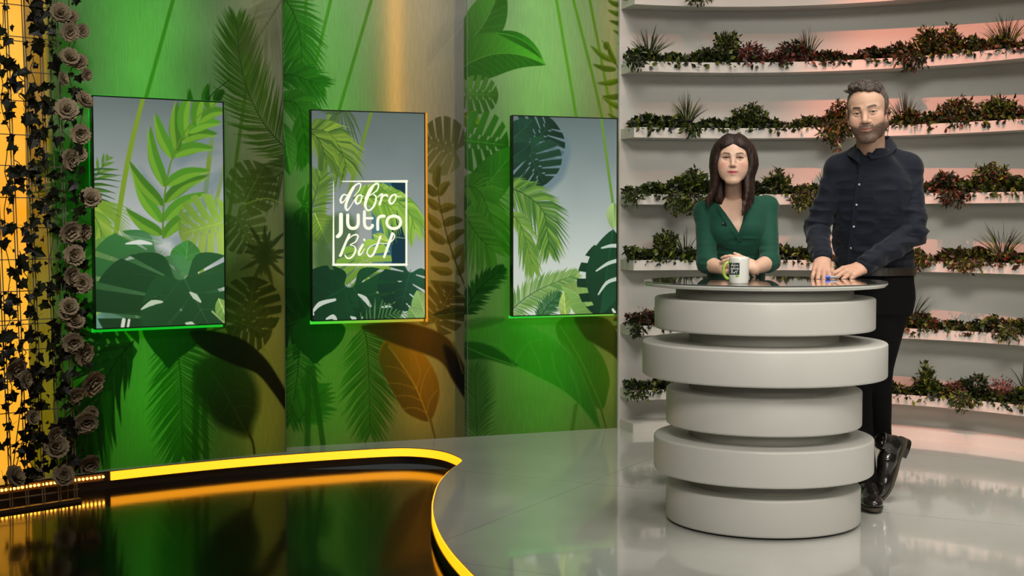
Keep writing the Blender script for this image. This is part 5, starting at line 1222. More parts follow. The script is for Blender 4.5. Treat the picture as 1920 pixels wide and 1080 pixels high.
def sculpt_head(man, neck_to, neck_r, h=0.0019):
    """local frame: eyes' level z=0, face towards -y; neck_to: end of neck in local frame"""
    S = SDF((-0.115, -0.15, -0.30 if neck_to[2] < -.2 else -.26), (0.115, 0.14, 0.14), h); w_ = 1.0 if man else 0.97
    S.ell((0, 0.012, 0.034 if man else 0.022), (0.076 * w_, 0.098, 0.086 if man else 0.076), 0.01); S.ell((0, -0.040, 0.030 if man else 0.022), (0.062 * w_, 0.052, 0.052), 0.03)
    S.ell((0, -0.036, -0.030), (0.060 * w_, 0.056, 0.068), 0.03)
    jw = 0.058 if man else 0.055
    for sd in (-1, 1):
        S.cap((sd * jw, 0.002, -0.052), (sd * 0.020, -0.074, -0.100), 0.018 if man else 0.016, 0.017 if man else 0.015, 0.025)
        S.ell((sd * 0.043 * w_, -0.066, -0.024), (0.021, 0.020, 0.020), 0.028)
        S.ell((sd * (0.036 if man else .0385) * w_, -0.062, -0.055), (0.022, 0.024, 0.026) if man else (.025, .026, .029), 0.03)
    S.ell((0, -0.080, -0.104), (0.020 if man else 0.016, 0.016, 0.014), 0.022)
    S.ell((0, -0.078, -0.062), (0.028, 0.020, 0.026), 0.02)
    S.cap((0, 0.02, -0.06), neck_to, neck_r * .96, neck_r, 0.025)
    for sd in (-1, 1):
        S.cap((sd * 0.014, -0.089, 0.017), (sd * 0.046 * w_, -0.074, 0.019), 0.008 if man else 0.005, 0.006, 0.016)
        S.ell((sd * 0.031, -0.097, -0.001), (0.016, 0.013, 0.0105), 0.012, sub=True)
        S.ell((sd * 0.031, -0.0755, -0.001), (0.0125, 0.0125, 0.0125), 0.002)
        # lids
        for (zt_, r_, dz) in ((0.0062, 0.0036, 0.0035), (-0.0068, 0.0030, -0.001)):
            pts = [(sd * 0.0175, -0.0815, -0.002), (sd * 0.0245, -0.0885, zt_ * 0.8), (sd * 0.032, -0.0895, zt_), (sd * 0.0395, -0.0855, zt_ * .75), (sd * 0.0455, -0.0775, 0.000)]
            for a_, b_ in zip(pts[:-1], pts[1:]): S.cap(a_, b_, r_, r_, 0.003)
    # nose
    nw = 1.12 if man else 0.85
    S.cap((0, -0.086, 0.010), (0, -0.108, -0.030), 0.0075 * nw, 0.0100 * nw, 0.012); S.ell((0, -0.110, -0.034), (0.0105 * nw, 0.011, 0.009), 0.006)
    for sd in (-1, 1): 
        S.ell((sd * 0.0125 * nw, -0.0985, -0.0375), (0.0068 * nw, 0.010, 0.0072), 0.005); S.ell((sd * 0.006 * nw, -0.106, -0.0445), (0.0032, 0.0045, 0.0035), 0.002, sub=True)
    # lips
    sm = 0.0055 if not man else 0.003
    up = [(-0.027 if not man else -0.025, -0.0865, -0.066 + sm), (-0.012, -0.0955, -0.0615), (-0.004, -0.0985, -0.0600), (0, -0.0985, -0.0612), (0.004, -0.0985, -0.0600), (0.012, -0.0955, -0.0615), (0.025, -0.0865, -0.066 + sm)]
    dn = [(-0.022, -0.0865, -0.068 + sm), (-0.010, -0.0945, -0.0730), (0, -0.0965, -0.0740), (0.010, -0.0945, -0.0730), (0.022, -0.0865, -0.068 + sm)]
    for L_, r0, r1 in ((up, 0.0028, 0.0044), (dn, 0.003, 0.0056)):
        m_ = len(L_) // 2
        for i_ in range(len(L_) - 1): S.cap(L_[i_], L_[i_ + 1], r0 + (r1 - r0) * (1 - abs(i_ - m_) / m_), r0 + (r1 - r0) * (1 - abs(i_ + 1 - m_) / m_), 0.004)
    ml = [(-0.024, -0.091, -0.066 + sm), (-0.012, -0.1005, -0.0668), (0.012, -0.1005, -0.0668), (0.024, -0.091, -0.066 + sm)]
    for i_ in range(3): S.cap(ml[i_], ml[i_ + 1], 0.0013, 0.0013, 0.002, sub=True)
    # ears
    for sd in (-1, 1):
        Re = euler(sd * 0.35, 0.15, sd * 0.12); S.ell((sd * 0.079 * w_, 0.012, -0.008), (0.0075, 0.018, 0.031), 0.006, R=Re); S.ell((sd * 0.088 * w_, 0.006, -0.004), (0.006, 0.010, 0.018), 0.004, sub=True, R=Re); S.ell((sd * 0.080 * w_, 0.004, -0.034), (0.006, 0.009, 0.009), .006)
    V, Q = S.mesh(); V = relax(V, Q, 1, .35); return V, Q
def head_paint(V, man):
    n1_ = vnoise(V * 90); n2_ = vnoise(V * 400); x, y, z = V.T; ax = np.abs(x)
    base = np.array([0.50, 0.305, 0.215]) if man else np.array([0.62, 0.405, 0.30]); C_ = base[None] * (1 + 0.08 * n1_ + 0.05 * n2_)[:, None]
    def mixc(m_, col): C_[:] = C_ * (1 - m_[:, None]) + np.array(col)[None] * m_[:, None]
    def g(d, w_): return np.clip(1 - d / w_, 0, 1)
    cheeks = np.exp(-(((ax - 0.043) / 0.020) ** 2 + ((z + 0.034) / 0.018) ** 2)) * (y < -0.03); mixc(cheeks * (0.22 if man else 0.60), (0.58, 0.22, 0.17)); mixc(np.exp(-((x / .012) ** 2 + ((z + .034) / .012) ** 2)) * (y < -.09) * .25, (.55, .26, .2))
    fr = y < -0.055
    if man:
        # stubble and moustache
        jaw = np.clip((-0.048 - z - 0.35 * np.clip(0.03 - np.abs(ax - 0.0), -1, 0.0)) / 0.012, 0, 1) * np.clip((0.018 - y) / 0.02, 0, 1)
        side = np.clip((ax - 0.045) / 0.012, 0, 1) * np.clip((-0.02 - z) / 0.03, 0, 1) * np.clip((0.012 - y) / .015, 0, 1) * np.clip((y + 0.065) / 0.02, 0, 1); must = np.exp(-(((z + 0.053) / 0.0055) ** 2)) * (ax < 0.028) * (y < -.075) + np.exp(-(((ax - 0.029) / 0.006) ** 2 + ((z + 0.064) / 0.014) ** 2)) * (y < -.06)
        sb = np.clip((ax - .060) / .006, 0, 1) * np.clip((.035 - np.abs(z - .012)) / .008, 0, 1) * np.clip((y + .040) / .01, 0, 1) * np.clip((.004 - y) / .008, 0, 1); mixc(sb * .9, (.045, .03, .022))
        chin = np.exp(-((x / 0.030) ** 2 + ((z + 0.098) / 0.020) ** 2)) * (y < -0.04)
        b_ = np.clip(np.maximum(np.maximum(jaw * 0.88, side * .72), np.maximum(must * 0.97, chin * 0.98)), 0, 1) * (z > -0.132 + np.clip(y + .06, 0, 1) * .5); b_ = b_ * np.clip(0.92 + 0.35 * n2_, 0, 1); mixc(b_, (0.034, 0.022, 0.017))
    lipm = g(np.hypot(ax / (0.0255 if man else 0.0285), (z + 0.0668 - (0 if man else 0.10 * ax)) / (0.0085 if not man else 0.0075)) - 0.75, 0.3) * (y < -0.082); mixc(lipm * (0.95 if not man else 0.75), (0.46, 0.09, 0.11) if not man else (0.36, 0.15, 0.12))
    mixc(g(np.abs(z + 0.0668 - (0.003 * (ax / .024) ** 2)), 0.0022) * (ax < 0.023) * (y < -0.085) * 0.75, (0.12, 0.03, 0.03))
    # brows
    zb = (0.0195 if man else 0.0175) + 0.0045 * np.sin(np.clip((ax - 0.014) / 0.034, 0, 1) * math.pi * 0.62) - 0.004 * np.clip((ax - .04) / .01, 0, 1); br = g(np.abs(z - zb), 0.0062 if man else 0.0042) ** 0.7 * np.clip((ax - 0.011) / 0.004, 0, 1) * np.clip((0.050 - ax) / 0.006, 0, 1) * fr
    mixc(np.clip(br * 1.25, 0, 1) * 0.95, (0.030, 0.018, 0.013))
    # eyes: sclera, iris, lash line
    for sd in (-1, 1):
        ex = sd * 0.0315; dx = (x - ex) / 0.0135; op = np.clip(1 - dx ** 2, 0, 1); hh = (0.0026 if man else 0.0023) * op; eye = (np.abs(z + 0.0003) < hh) & (y < -0.075) & (np.abs(dx) < 1)
        C_[eye] = (0.48, 0.44, 0.40); ir = eye & (np.hypot(x - ex - 0.001, z) < 0.0058); C_[ir] = (0.09, 0.075, 0.05) if man else (0.05, 0.03, 0.02); pu = eye & (np.hypot(x - ex - 0.001, z) < 0.0028); C_[pu] = (0.01, 0.01, 0.01)
        ul = g(np.abs(z - hh - 0.0009), 0.0026 if man else 0.0042) * (np.abs(dx) < 1.25) * (y < -0.07); mixc(np.clip(ul * (1.0 if man else 1.6), 0, 1) * 0.92, (0.02, 0.012, 0.01)); mixc(g(np.abs(z + hh + 0.0012), 0.0016) * (np.abs(dx) < 1.0) * (y < -.07) * (.4 if man else .55), (0.07, 0.035, 0.03))
        if not man: mixc(np.exp(-(((dx) / 1.1) ** 2 + ((z - 0.0085) / 0.0045) ** 2)) * (y < -.065) * .7, (.15, .07, .055))
        mixc(np.exp(-(((dx) / 1.2) ** 2 + ((z + 0.0115) / 0.004) ** 2)) * (y < -.065) * .2, (.30, .14, .11))
    nl = np.exp(-(((ax - (0.022 + 0.35 * np.clip(-0.042 - z, 0, .03))) / 0.0028) ** 2)) * ((z < -0.040) & (z > -0.064)) * (y < -.06); mixc(nl * 0.25, (0.28, 0.13, 0.09))
    mixc(np.exp(-(((ax - .006) / .0035) ** 2 + ((z + .0435) / .003) ** 2)) * (y < -.09) * .8, (.08, .03, .02))
    return C_
SKINM = mat('skin_man', attr=True, rough=0.52, spec=0.35, sub=0.08); SKINF = mat('skin_woman', attr=True, rough=0.48, spec=0.35, sub=0.08)

def hand(S, W, f, n, thumb, bend, spread=0.10, k=0.006, sc=1.0, r=1.0, tbend=0.5, tang=0.9, tdrop=0.35, fore=None, fr=0.03):
    """W wrist, f towards the fingers, n out of the back of the hand, thumb +1/-1 picks the side; bend: four (knuckle, middle, tip) angle triples"""
    W = np.asarray(W, float); f = nrm(f); n = nrm(np.asarray(n, float) - f * np.dot(n, f)); s_ = np.cross(n, f) * thumb
    kn = []
    for i, (o, l) in enumerate(((0.030, 0.088), (0.010, 0.092), (-0.010, 0.088), (-0.028, 0.079))):
        kp = W + (f * l + s_ * o + n * (0.002 - 0.0035 * (i in (0, 3)))) * sc; kn.append(kp); S.cap(W + (s_ * o * 0.62 + f * 0.006) * sc, kp, 0.0135 * sc, 0.0108 * sc, 0.012)
    S.ell(W + (f * 0.045 - n * 0.006) * sc, (0.032 * sc,) * 3, 0.012) if False else None
    tips = []
    for i, ls in enumerate(((0.042, 0.026, 0.021), (0.046, 0.030, 0.022), (0.043, 0.028, 0.021), (0.034, 0.022, 0.018))):
        p = kn[i]; a = 0; d0 = nrm(f + s_ * spread * (1.2 - 0.85 * i)); rr = [0.0098, 0.0088, 0.0080, 0.0066]; rr = [q * (0.88 if i == 3 else 1.0) * sc * r for q in rr]
        for j, l in enumerate(ls):
            a += bend[i][j]; d = d0 * math.cos(a) - n * math.sin(a); q = p + d * l * sc; S.cap(p, q, rr[j], rr[j + 1], k if j == 0 else 0.0025); p = q
        tips.append(p)
    b = W + (s_ * 0.020 + f * 0.014 - n * 0.006) * sc; d = nrm(f * math.cos(tang) + s_ * math.sin(tang) - n * tdrop); p = b + d * 0.042 * sc; S.cap(b, p, 0.0165 * sc, 0.0118 * sc, 0.014)
    d2 = nrm(d + f * tbend - s_ * tbend * 0.6); q = p + d2 * 0.032 * sc; S.cap(p, q, 0.0110 * sc, 0.0096 * sc, 0.004); d3 = nrm(d2 + f * tbend * .6 - s_ * tbend * .5); S.cap(q, q + d3 * 0.024 * sc, 0.0096 * sc, 0.0074 * sc, 0.003)
    S.ell(W + (f * 0.050 - n * 0.008) * sc, (0.030 * sc, 0.030 * sc, 0.012 * sc), 0.012, R=np.stack([s_, f, n], 1))
    if fore is not None: S.cap(W + f * 0.004, fore, 0.0255 * sc, fr, 0.02)
    return tips, kn
def skin_cols(V, base, knuckles=()):
    C_ = np.array(base)[None] * (1 + 0.10 * vnoise(V * 70) + 0.05 * vnoise(V * 300))[:, None]
    for p in knuckles:
        m_ = np.exp(-np.sum((V - p) ** 2, 1) / 0.009 ** 2)[:, None] * .35; C_ = C_ * (1 - m_) + np.array([base[0] * 1.02, base[1] * .78, base[2] * .74])[None] * m_
    return C_
def join(parts):
    V = []; Q = []; C_ = []; n = 0
    for v, q, c_ in parts: V.append(v); Q.append(q + n); C_.append(c_); n += len(v)
    return np.vstack(V), np.vstack(Q), np.vstack(C_)
def wrinkle(V, Q, amp, fr, axis_scale=(1, 1, 1), zone=None, ridge=True):
    N = vnormals(V, Q); n = vnoise(V * np.array(axis_scale) * fr); n = (0.5 - np.abs(n) * 2) if ridge else n
    if zone is not None: n = n * zone(V)
    return V + N * (n * amp)[:, None]
def clothmat(name, col, rough=.85, weave=900, amt=.18):
    return mat(name, col, rough, noise=(weave, amt), sheen=.3, spec=.2)

# ---------------------------------------------------------------- the man
MAN = empty('person', (*P(1635, 950, 5.98)[:2], 0), 'bearded man in a dark navy shirt and black trousers leaning on the round table', 'person')
mh = P(1628, 212.5, 5.93); Rm = euler(math.radians(-23), math.radians(3), math.radians(-6)); HS = 1.08
nk = P(1632, 296, 6.02); neck_loc = (Rm.T @ (nk - mh)) / HS
V, Q = sculpt_head(True, neck_loc, 0.058); cols = head_paint(V, True); headM = ((V * HS) @ Rm.T + mh, Q, cols)
shR, shL = P(1573, 319, 6.07), P(1701, 317, 6.09); elR, elL = P(1531, 430, 6.10), P(1712, 436, 6.02); wrR, wrL = P(1541, 486, 5.905), P(1619, 501, 5.885)
hipc = P(1643, 530, 6.14)
def mpt(px, py, D): return P(px, py, D)
kn = []
for (py, px, D, a, b) in ((560, 1642, 6.15, .165, .115), (520, 1641, 6.15, .163, .118), (480, 1637, 6.13, .160, .118), (420, 1633, 6.10, .166, .122), (375, 1632, 6.08, .176, .125), (340, 1633, 6.07, .178, .115), (318, 1634, 6.06, .140, .095), (300, 1634, 6.03, .095, .090), (290, 1634, 6.015, .078, .084), (281, 1634, 6.015, .072, .080)):
    q = P(px, py, D); kn.append((q[2], q[0], q[1], a, b))
YM = math.radians(-12)
hipR, hipL = P(1612, 560, 6.13), P(1668, 560, 6.15); kneeR, kneeL = P(1606, 735, 6.06), P(1645, 700, 6.10); ankR, ankL = P(1622, 898, 5.98), P(1650, 818, 6.13)
# body under the clothes
S = SDF((1.1, 5.7, 0.02), (2.1, 6.45, 1.62), 0.011); S.loft(kn[:-1], YM, .02, grow=-.014)
for a_, b_, c_ in ((shR, elR, wrR), (shL, elL, wrL)):
    S.cap(a_, b_, .046, .036, .03); S.cap(b_, b_ + (c_ - b_) * .8, .036, .026, .01)
for a_, b_, c_ in ((hipR, kneeR, ankR), (hipL, kneeL, ankL)): S.cap(a_, b_, .07, .045, .03); S.cap(b_, c_, .045, .03, .01)
V, Q = S.mesh(); bodyM = (V, Q, skin_cols(V, (0.50, 0.305, 0.215)))
# hands with wrists
parts = [headM, bodyM]
HB = (0.50, 0.285, 0.20)
S = SDF(wrR - .17, wrR + .16, 0.0019)
tp1, kn1 = hand(S, wrR, (-0.20, -0.80, -0.50), (-0.10, -0.50, 0.86), 1, [(0.55, .65, .35), (0.5, .6, .35), (0.42, .55, .35), (0.35, .5, .3)], spread=.14, sc=1.04, r=1.05, tang=.55, tdrop=.55, tbend=.3, fore=wrR + (elR - wrR) * .45, fr=.030)
V, Q = S.mesh(); V[:, 2] = np.maximum(V[:, 2], 1.0012); parts.append((V, Q, skin_cols(V, HB, kn1)))
S = SDF(wrL - .18, wrL + .16, 0.0019)
tp2, kn2 = hand(S, wrL, (-0.80, -0.50, -0.20), (0.05, -0.55, 0.84), -1, [(0.35, .55, .35), (0.45, .7, .4), (0.55, .8, .4), (0.6, .85, .4)], spread=.12, sc=1.06, r=1.05, tang=.45, tdrop=.5, tbend=.3, fore=wrL + (elL - wrL) * .45, fr=.031)
V, Q = S.mesh(); V[:, 2] = np.maximum(V[:, 2], 1.0012); parts.append((V, Q, skin_cols(V, HB, kn2)))
V, Q, C_ = join(parts); meshobj('body', V, Q, SKINM, MAN, smooth=True, cols=C_)
# shirt
navy = mat('navy_speckled_shirt', (0.0060, 0.0080, 0.0155), .8, noise=(420, .55), sheen=.08, spec=.2)
S = SDF((1.1, 5.7, 0.93), (2.1, 6.45, 1.66), 0.0048); S.loft(kn, YM, .02, grow=.004)
S.cap(shR + (0.03, 0, .0), shR, .058, .060, .05); S.cap(shL - (0.03, 0, 0), shL, .058, .062, .05)
S.cap(P(1612, 297, 6.05), shR + (0, 0, .006), .050, .056, .04); S.cap(P(1658, 291, 6.06), shL + (0, 0, .008), .050, .060, .04)
S.cap(shR, elR, .061, .050, .012); S.cap(elR, wrR, .049, .035, .008); S.cap(shL, elL, .064, .055, .012); S.cap(elL, wrL + (elL - wrL) * .04, .053, .037, .008)
S.half(wrR + nrm(wrR - elR) * (-0.002), wrR - elR) if False else None
S.half((0, 0, P(1640, 512, 6.1)[2] - .012), (0, 0, -1)); 
# open neck
S.cap(nk + (0, 0.0, 0.085), nk + (0, -0.01, 0.15), .048, .06, .004, sub=True); S.cap(P(1624, 276, 5.93), P(1622, 322, 5.91), .040, .010, .004, sub=True)
# cuffs end at the wrists
for w__, e__ in ((wrR, elR), (wrL, elL)):
    d = nrm(w__ - e__); S.cap(w__ + d * 0.030, w__ + d * .12, .050, .06, .002, sub=True)
V, Q = S.mesh()
zone = lambda V: np.clip((1.50 - V[:, 2]) / .07, .08, 1) * np.clip((V[:, 2] - 1.0) / .04, .1, 1) * (0.45 + 1.0 * np.exp(-np.sum((V - elR) ** 2, 1) / .10 ** 2) + 1.0 * np.exp(-np.sum((V - elL) ** 2, 1) / .11 ** 2) + .7 * np.exp(-((V[:, 2] - 1.08) / .07) ** 2))
V = wrinkle(V, Q, .021, 11, (1, 1, 2.0), zone); V = wrinkle(V, Q, .005, 34, (.7, .7, 1.6), zone); V[:, 2] = np.where(V[:, 1] < 5.97, np.maximum(V[:, 2], 1.0015), V[:, 2])
sh = meshobj('shirt', V, Q, navy, MAN, smooth=True)
# collar, placket, buttons
def plate(name, pts, thick, m_, parent, nrm_dir):
    pts = [np.asarray(p, float) for p in pts]; d = nrm(nrm_dir) * thick; n = len(pts); V = pts + [p + d for p in pts]
    o = meshobj(name, V, [tuple(range(n)), tuple(range(n, 2 * n))[::-1]] + [(i, n + i, n + (i + 1) % n, (i + 1) % n) for i in range(n)], m_, parent); return o
def bandloft(name, A, B, thick, m_, parent, smooth=True):
    """strip between two 3D curves with thickness along its normal"""
    A, B = catmull(A, 6), catmull(B, 6); n = len(A); V = []; F = []
    for i in range(n):
        t = A[min(i + 1, n - 1)] - A[max(i - 1, 0)]; nn = nrm(np.cross(t, B[i] - A[i])) * thick; V += [A[i], B[i], B[i] + nn, A[i] + nn]
    for i in range(n - 1):
        for k in range(4): F.append((4 * i + k, 4 * i + (k + 1) % 4, 4 * i + 4 + (k + 1) % 4, 4 * i + 4 + k))
    F += [(0, 3, 2, 1), (4 * n - 4, 4 * n - 3, 4 * n - 2, 4 * n - 1)]; return meshobj(name, V, F, m_, parent, smooth=False)
bandloft('collar', [P(1612, 288, 5.945), P(1605, 277, 5.99), P(1610, 268, 6.06), P(1642, 258, 6.10), P(1667, 257, 6.05), P(1648, 272, 5.975), P(1624, 289, 5.94)],
         [P(1612, 306, 5.93), P(1599, 297, 5.955), P(1592, 288, 6.05), P(1640, 280, 6.145), P(1679, 273, 6.06), P(1667, 291, 5.955), P(1634, 299, 5.93)], .005, navy, sh)
bx = [(1617, 320), (1611, 348), (1606, 386), (1601, 427), (1596, 467), (1594, 505)]
def front_y(px, py, off=0.006):
    """first hit of the line of sight with the shirt's torso surface"""
    d = ray(px, py); t0 = 5.7 / d[1]; best = None
    for t in np.linspace(5.75, 6.2, 120):
        p = CAM + d * (t / d[1]); i = np.round((p - S.lo) / S.h).astype(int)
        if (i >= 0).all() and (i < S.n).all() and S.F[tuple(i)] < 0.002: return p - nrm(d) * off
    return CAM + d * (5.95 / d[1])
pl = [front_y(x, y, .004) for x, y in bx]; bandloft('placket', [p - np.array([.013, 0, 0]) for p in pl], [p + np.array([.013, .003, 0]) for p in pl], .003, navy, sh)
for (x, y) in bx[1:]:
    p = front_y(x, y - 2, .010); mb = MB(); mb.sphere(p, (0.0052, 0.002, 0.0052), 10, 6); mb.build('button', mat('pale_button', (.35, .36, .36), .3), sh, smooth=True)
p = front_y(1608, 313, .012); mb = MB(); mb.tube([p, p + np.array([0.002, 0, -.022])], [.0045, .003], 8); mb.build('clip_microphone', bezel_mat, sh)
# cuffs
for w__, e__, r_ in ((wrR, elR, .0385), (wrL, elL, .040)):
    d = nrm(w__ - e__); mb = MB(); mb.tube([w__ - d * .045, w__ - d * .01, w__ + d * .014, w__ + d * .016], [r_ * 1.04, r_, r_ * .95, r_ * .8], 20); o = mb.build('cuff', navy, sh, smooth=True)
    for v in o.data.vertices:
        if v.co.z + parent_world(sh)[2] < 1.002: v.co.z = 1.002 - parent_world(sh)[2]
# trousers, belt, pack
black = mat('black_trouser_cloth', (0.002, 0.002, 0.0023), .9, spec=.15)
S = SDF((1.2, 5.7, 0.03), (2.05, 6.45, 1.05), 0.0065)
S.loft([k_ for k_ in kn if k_[0] < 1.1][:3] and [(kn[0][0] - .06, kn[0][1], kn[0][2], .15, .11), (kn[0][0], kn[0][1], kn[0][2], .165, .118), (P(0, 512, 6.14)[2], kn[1][1] + .004, kn[1][2], .165, .120)], YM, .02)
S.cap(hipR, kneeR, .090, .062, .05); S.cap(kneeR, ankR, .062, .052, .012); S.cap(hipL, kneeL, .094, .064, .05); S.cap(kneeL, ankL, .064, .050, .012)
S.half((0, 0, P(0, 512, 6.14)[2]), (0, 0, 1)); V, Q = S.mesh(); V = wrinkle(V, Q, .006, 11, (1, 1, .8)); meshobj('trousers', V, Q, black, MAN, smooth=True)
zb = P(1640, 508, 6.14)[2]; q = P(1641, 508, 6.15); mb = MB()
th = np.linspace(0, 2 * math.pi, 49)[:-1]; ring = [(q[0] + .179 * math.cos(t) * math.cos(YM) - .137 * math.sin(t) * math.sin(YM), q[1] + .179 * math.cos(t) * math.sin(YM) + .137 * math.sin(t) * math.cos(YM)) for t in th]
n = len(ring); Vb = [(x, y, zb - .018) for x, y in ring] + [(x, y, zb + .018) for x, y in ring] + [(q[0] + (x - q[0]) * .95, q[1] + (y - q[1]) * .95, zb + .018) for x, y in ring] + [(q[0] + (x - q[0]) * .95, q[1] + (y - q[1]) * .95, zb - .018) for x, y in ring]
mb.add(Vb, [(r_ * n + i, r_ * n + (i + 1) % n, ((r_ + 1) % 4) * n + (i + 1) % n, ((r_ + 1) % 4) * n + i) for r_ in range(4) for i in range(n)]); mb.build('belt', mat('dark_leather', (.02, .013, .008), .4), MAN)
pk = P(1686, 505, 6.08); mb = MB(); mb.box(pk, (.05, .03, .045)); mb.build('transmitter_pack', bezel_mat, MAN, bevel=.004)
# hair
def hair_strands(S, strands, k): 
    for pts, rs in strands:
        for i in range(len(pts) - 1): S.cap(pts[i], pts[i + 1], rs[i], rs[i + 1], k)
rg = np.random.RandomState(5); S = SDF((-0.12, -0.14, -0.08), (0.12, 0.15, 0.19), 0.0024)
S.ell((0, 0.018, 0.040), (0.0815, 0.099, 0.089), .01)
# clear the face: hairline in front, around the temples and above the ears
S.ell((0, -0.105, -0.012), (0.060, 0.074, 0.082), .010, sub=True); S.ell((0, -0.060, -0.070), (0.12, 0.060, 0.070), .008, sub=True); S.half((0, 0.02, -0.055), (0, -.45, -1))
for sd in (-1, 1): S.ell((sd * 0.085, 0.004, -0.025), (0.022, 0.030, 0.034), .006, sub=True)
for i in range(260):
    u, v = rg.uniform(-1, 1), rg.uniform(-1, 1); x = u * 0.058; y = -0.076 + (v + 1) * .075 + 8 * x * x; z = 0.036 + .090 * math.sqrt(max(1 - (x / .085) ** 2 - ((y - .015) / .11) ** 2, 0.05)); L_ = rg.uniform(.014, .024) * (1.25 if y < -.02 else .7)
    d = nrm((rg.normal() * .15 - 0.75, 0.05 + rg.normal() * .15 if y < -.02 else .45, 0.38)); p0 = np.array([x, y, z]); p1 = p0 + d * L_ * .6; p2 = p1 + nrm(d + (-.5, .2, -.1)) * L_ * .5
    S.cap(p0, p1, .0078, .0062, .006); S.cap(p1, p2, .0062, .0016, .004)
V, Q = S.mesh(); N = vnormals(V, Q); V = V + N * (vnoise(V * np.array([230, 90, 90])) * .0022)[:, None]
t = vnoise(V * np.array([260, 70, 110])) + vnoise(V * 60) * .5; hc = np.array([.040, .028, .022])[None] * (1 + 1.5 * np.clip(t, -.5, 1))[:, None]; grey = np.clip((np.abs(V[:, 0]) - .05) / .03, 0, 1) * .4 + np.clip(t, 0, 1) * .35; hc = hc * (1 - grey[:, None]) + np.array([.20, .17, .15])[None] * grey[:, None]
meshobj('hair', (V * HS) @ Rm.T + mh, Q, mat('short_hair', attr=True, rough=.6, spec=.3), MAN, smooth=True, cols=hc)
# earpiece with its coiled wire
def ml_(x, y, z): return Rm @ (np.array([x, y, z]) * HS) + mh
mb = MB(); mb.sphere(ml_(.083, -.004, -.008), .0065, 10, 8); mb.tube(catmull([ml_(.083, -.002, -.010), ml_(.080, .006, -.038), ml_(.068, .025, -.075), ml_(.056, .04, -.11)], 6), .0014, 6); mb.build('earpiece', bezel_mat, MAN, smooth=True)
# shoes
S = SDF((-.03, -.07, 0), (.33, .07, .17), .0035)
S.cap((.042, 0, .050), (.12, 0, .052), .038, .041, .02); S.cap((.12, 0, .050), (.215, 0, .034), .041, .036, .02); S.ell((.232, 0, .032), (.060, .044, .026), .02); S.cap((.055, 0, .06), (.052, 0, .115), .038, .040, .02)
S.half((0, 0, .016), (0, 0, -1)); S.cap((.052, 0, .112), (.052, 0, .16), .034, .036, .003, sub=True); S.half((0, 0, .135), (0, 0, 1)); V, Q = S.mesh(); V = wrinkle(V, Q, .002, 30); SHOE = (V, Q)
sol = [(-.004, 0), (.004, .028), (.04, .038), (.10, .034), (.17, .045), (.24, .044), (.285, .024), (.298, 0), (.285, -.024), (.24, -.044), (.17, -.045), (.10, -.034), (.04, -.038), (.004, -.028)]
leather = mat('black_polished_leather', (.010, .008, .007), .22, coat=.6, bump=(30, .1)); solem = mat('worn_shoe_sole', (.06, .05, .035), .6)
def shoe(origin, R, label_parent):
    V, Q = SHOE; up = meshobj('shoe', V @ R.T + origin, Q, leather, label_parent, smooth=True)
    c2_ = catmull([np.array(p) for p in sol], 4, closed=True); n = len(c2_); mbs = MB(); Vs = [(p[0], p[1], .006) for p in c2_] + [(p[0], p[1], .019) for p in c2_]
    mbs.add(np.array(Vs) @ R.T + origin, [tuple(range(n))[::-1], tuple(range(n, 2 * n))] + [(i, (i + 1) % n, n + (i + 1) % n, n + i) for i in range(n)]); mbs.build('sole', solem, up)
    mbs = MB(); hb = [(p[0], p[1]) for p in c2_ if p[0] < .085]; hb.sort(key=lambda p: math.atan2(p[1], p[0] - .04)); n = len(hb); Vs = [(p[0], p[1], -.016) for p in hb] + [(p[0], p[1], .008) for p in hb]
    mbs.add(np.array(Vs) @ R.T + origin, [tuple(range(n))[::-1], tuple(range(n, 2 * n))] + [(i, (i + 1) % n, n + (i + 1) % n, n + i) for i in range(n)]); mbs.build('heel', leather, up)
    return up
def frame_of(xa, za): xa = nrm(xa); za = nrm(np.asarray(za, float) - xa * np.dot(za, xa)); return np.stack([xa, np.cross(za, xa), za], 1)
Rf = frame_of((-.08, -1, -.05), (0, 0, 1)); o_ = ankR.copy(); o_[2] = .018; shoe(o_ - Rf @ np.array([.05, 0, 0]), Rf, MAN)
Rr = frame_of((-.37, -.12, -.92), (-.86, -.40, .40)); toe = onz(1650, 941); shoe(toe + np.array([.0, 0, .012]) - Rr @ np.array([.293, 0, .012]), Rr, MAN)

# ---------------------------------------------------------------- the woman
WO = empty('person', (*P(1380, 560, 6.2)[:2], 0), 'smiling woman with long dark brown hair in a green V-neck dress behind the mug', 'person')
wh = P(1375, 299, 6.13); Rw = euler(math.radians(-10), math.radians(-2), math.radians(1)); WS = 0.975
wnk = P(1377, 382, 6.22); V, Q = sculpt_head(False, (Rw.T @ (wnk - wh)) / WS, 0.043); headW = ((V * WS) @ Rw.T + wh, Q, head_paint(V, False))
kw = []
for (py, px, D, a, b) in ((640, 1380, 6.35, .155, .11), (560, 1380, 6.345, .150, .11), (520, 1380, 6.30, .130, .10), (500, 1380, 6.26, .128, .098), (460, 1380, 6.23, .132, .108), (425, 1380, 6.21, .146, .118), (398, 1380, 6.22, .145, .100), (380, 1380, 6.23, .122, .080), (370, 1380, 6.23, .085, .062), (360, 1379, 6.23, .050, .046)):
    q = P(px, py, D); kw.append((q[2], q[0], q[1], a, b))
YW = math.radians(-6)
wsR, wsL = P(1322, 397, 6.23), P(1438, 388, 6.23); weR, weL = P(1326, 494, 6.11), P(1443, 491, 6.10); wwR, wwL = P(1356, 504, 6.00), P(1414, 504, 5.97)
S = SDF((.70, 5.75, .02), (1.30, 6.5, 1.42), .0055); S.loft(kw, YW, .02, grow=-.006)
for a_, b_ in ((wsR, weR), (wsL, weL)): S.cap(a_, b_, .036, .032, .02); S.cap(P(1379, 386, 6.23) , a_, .035, .034, .03)
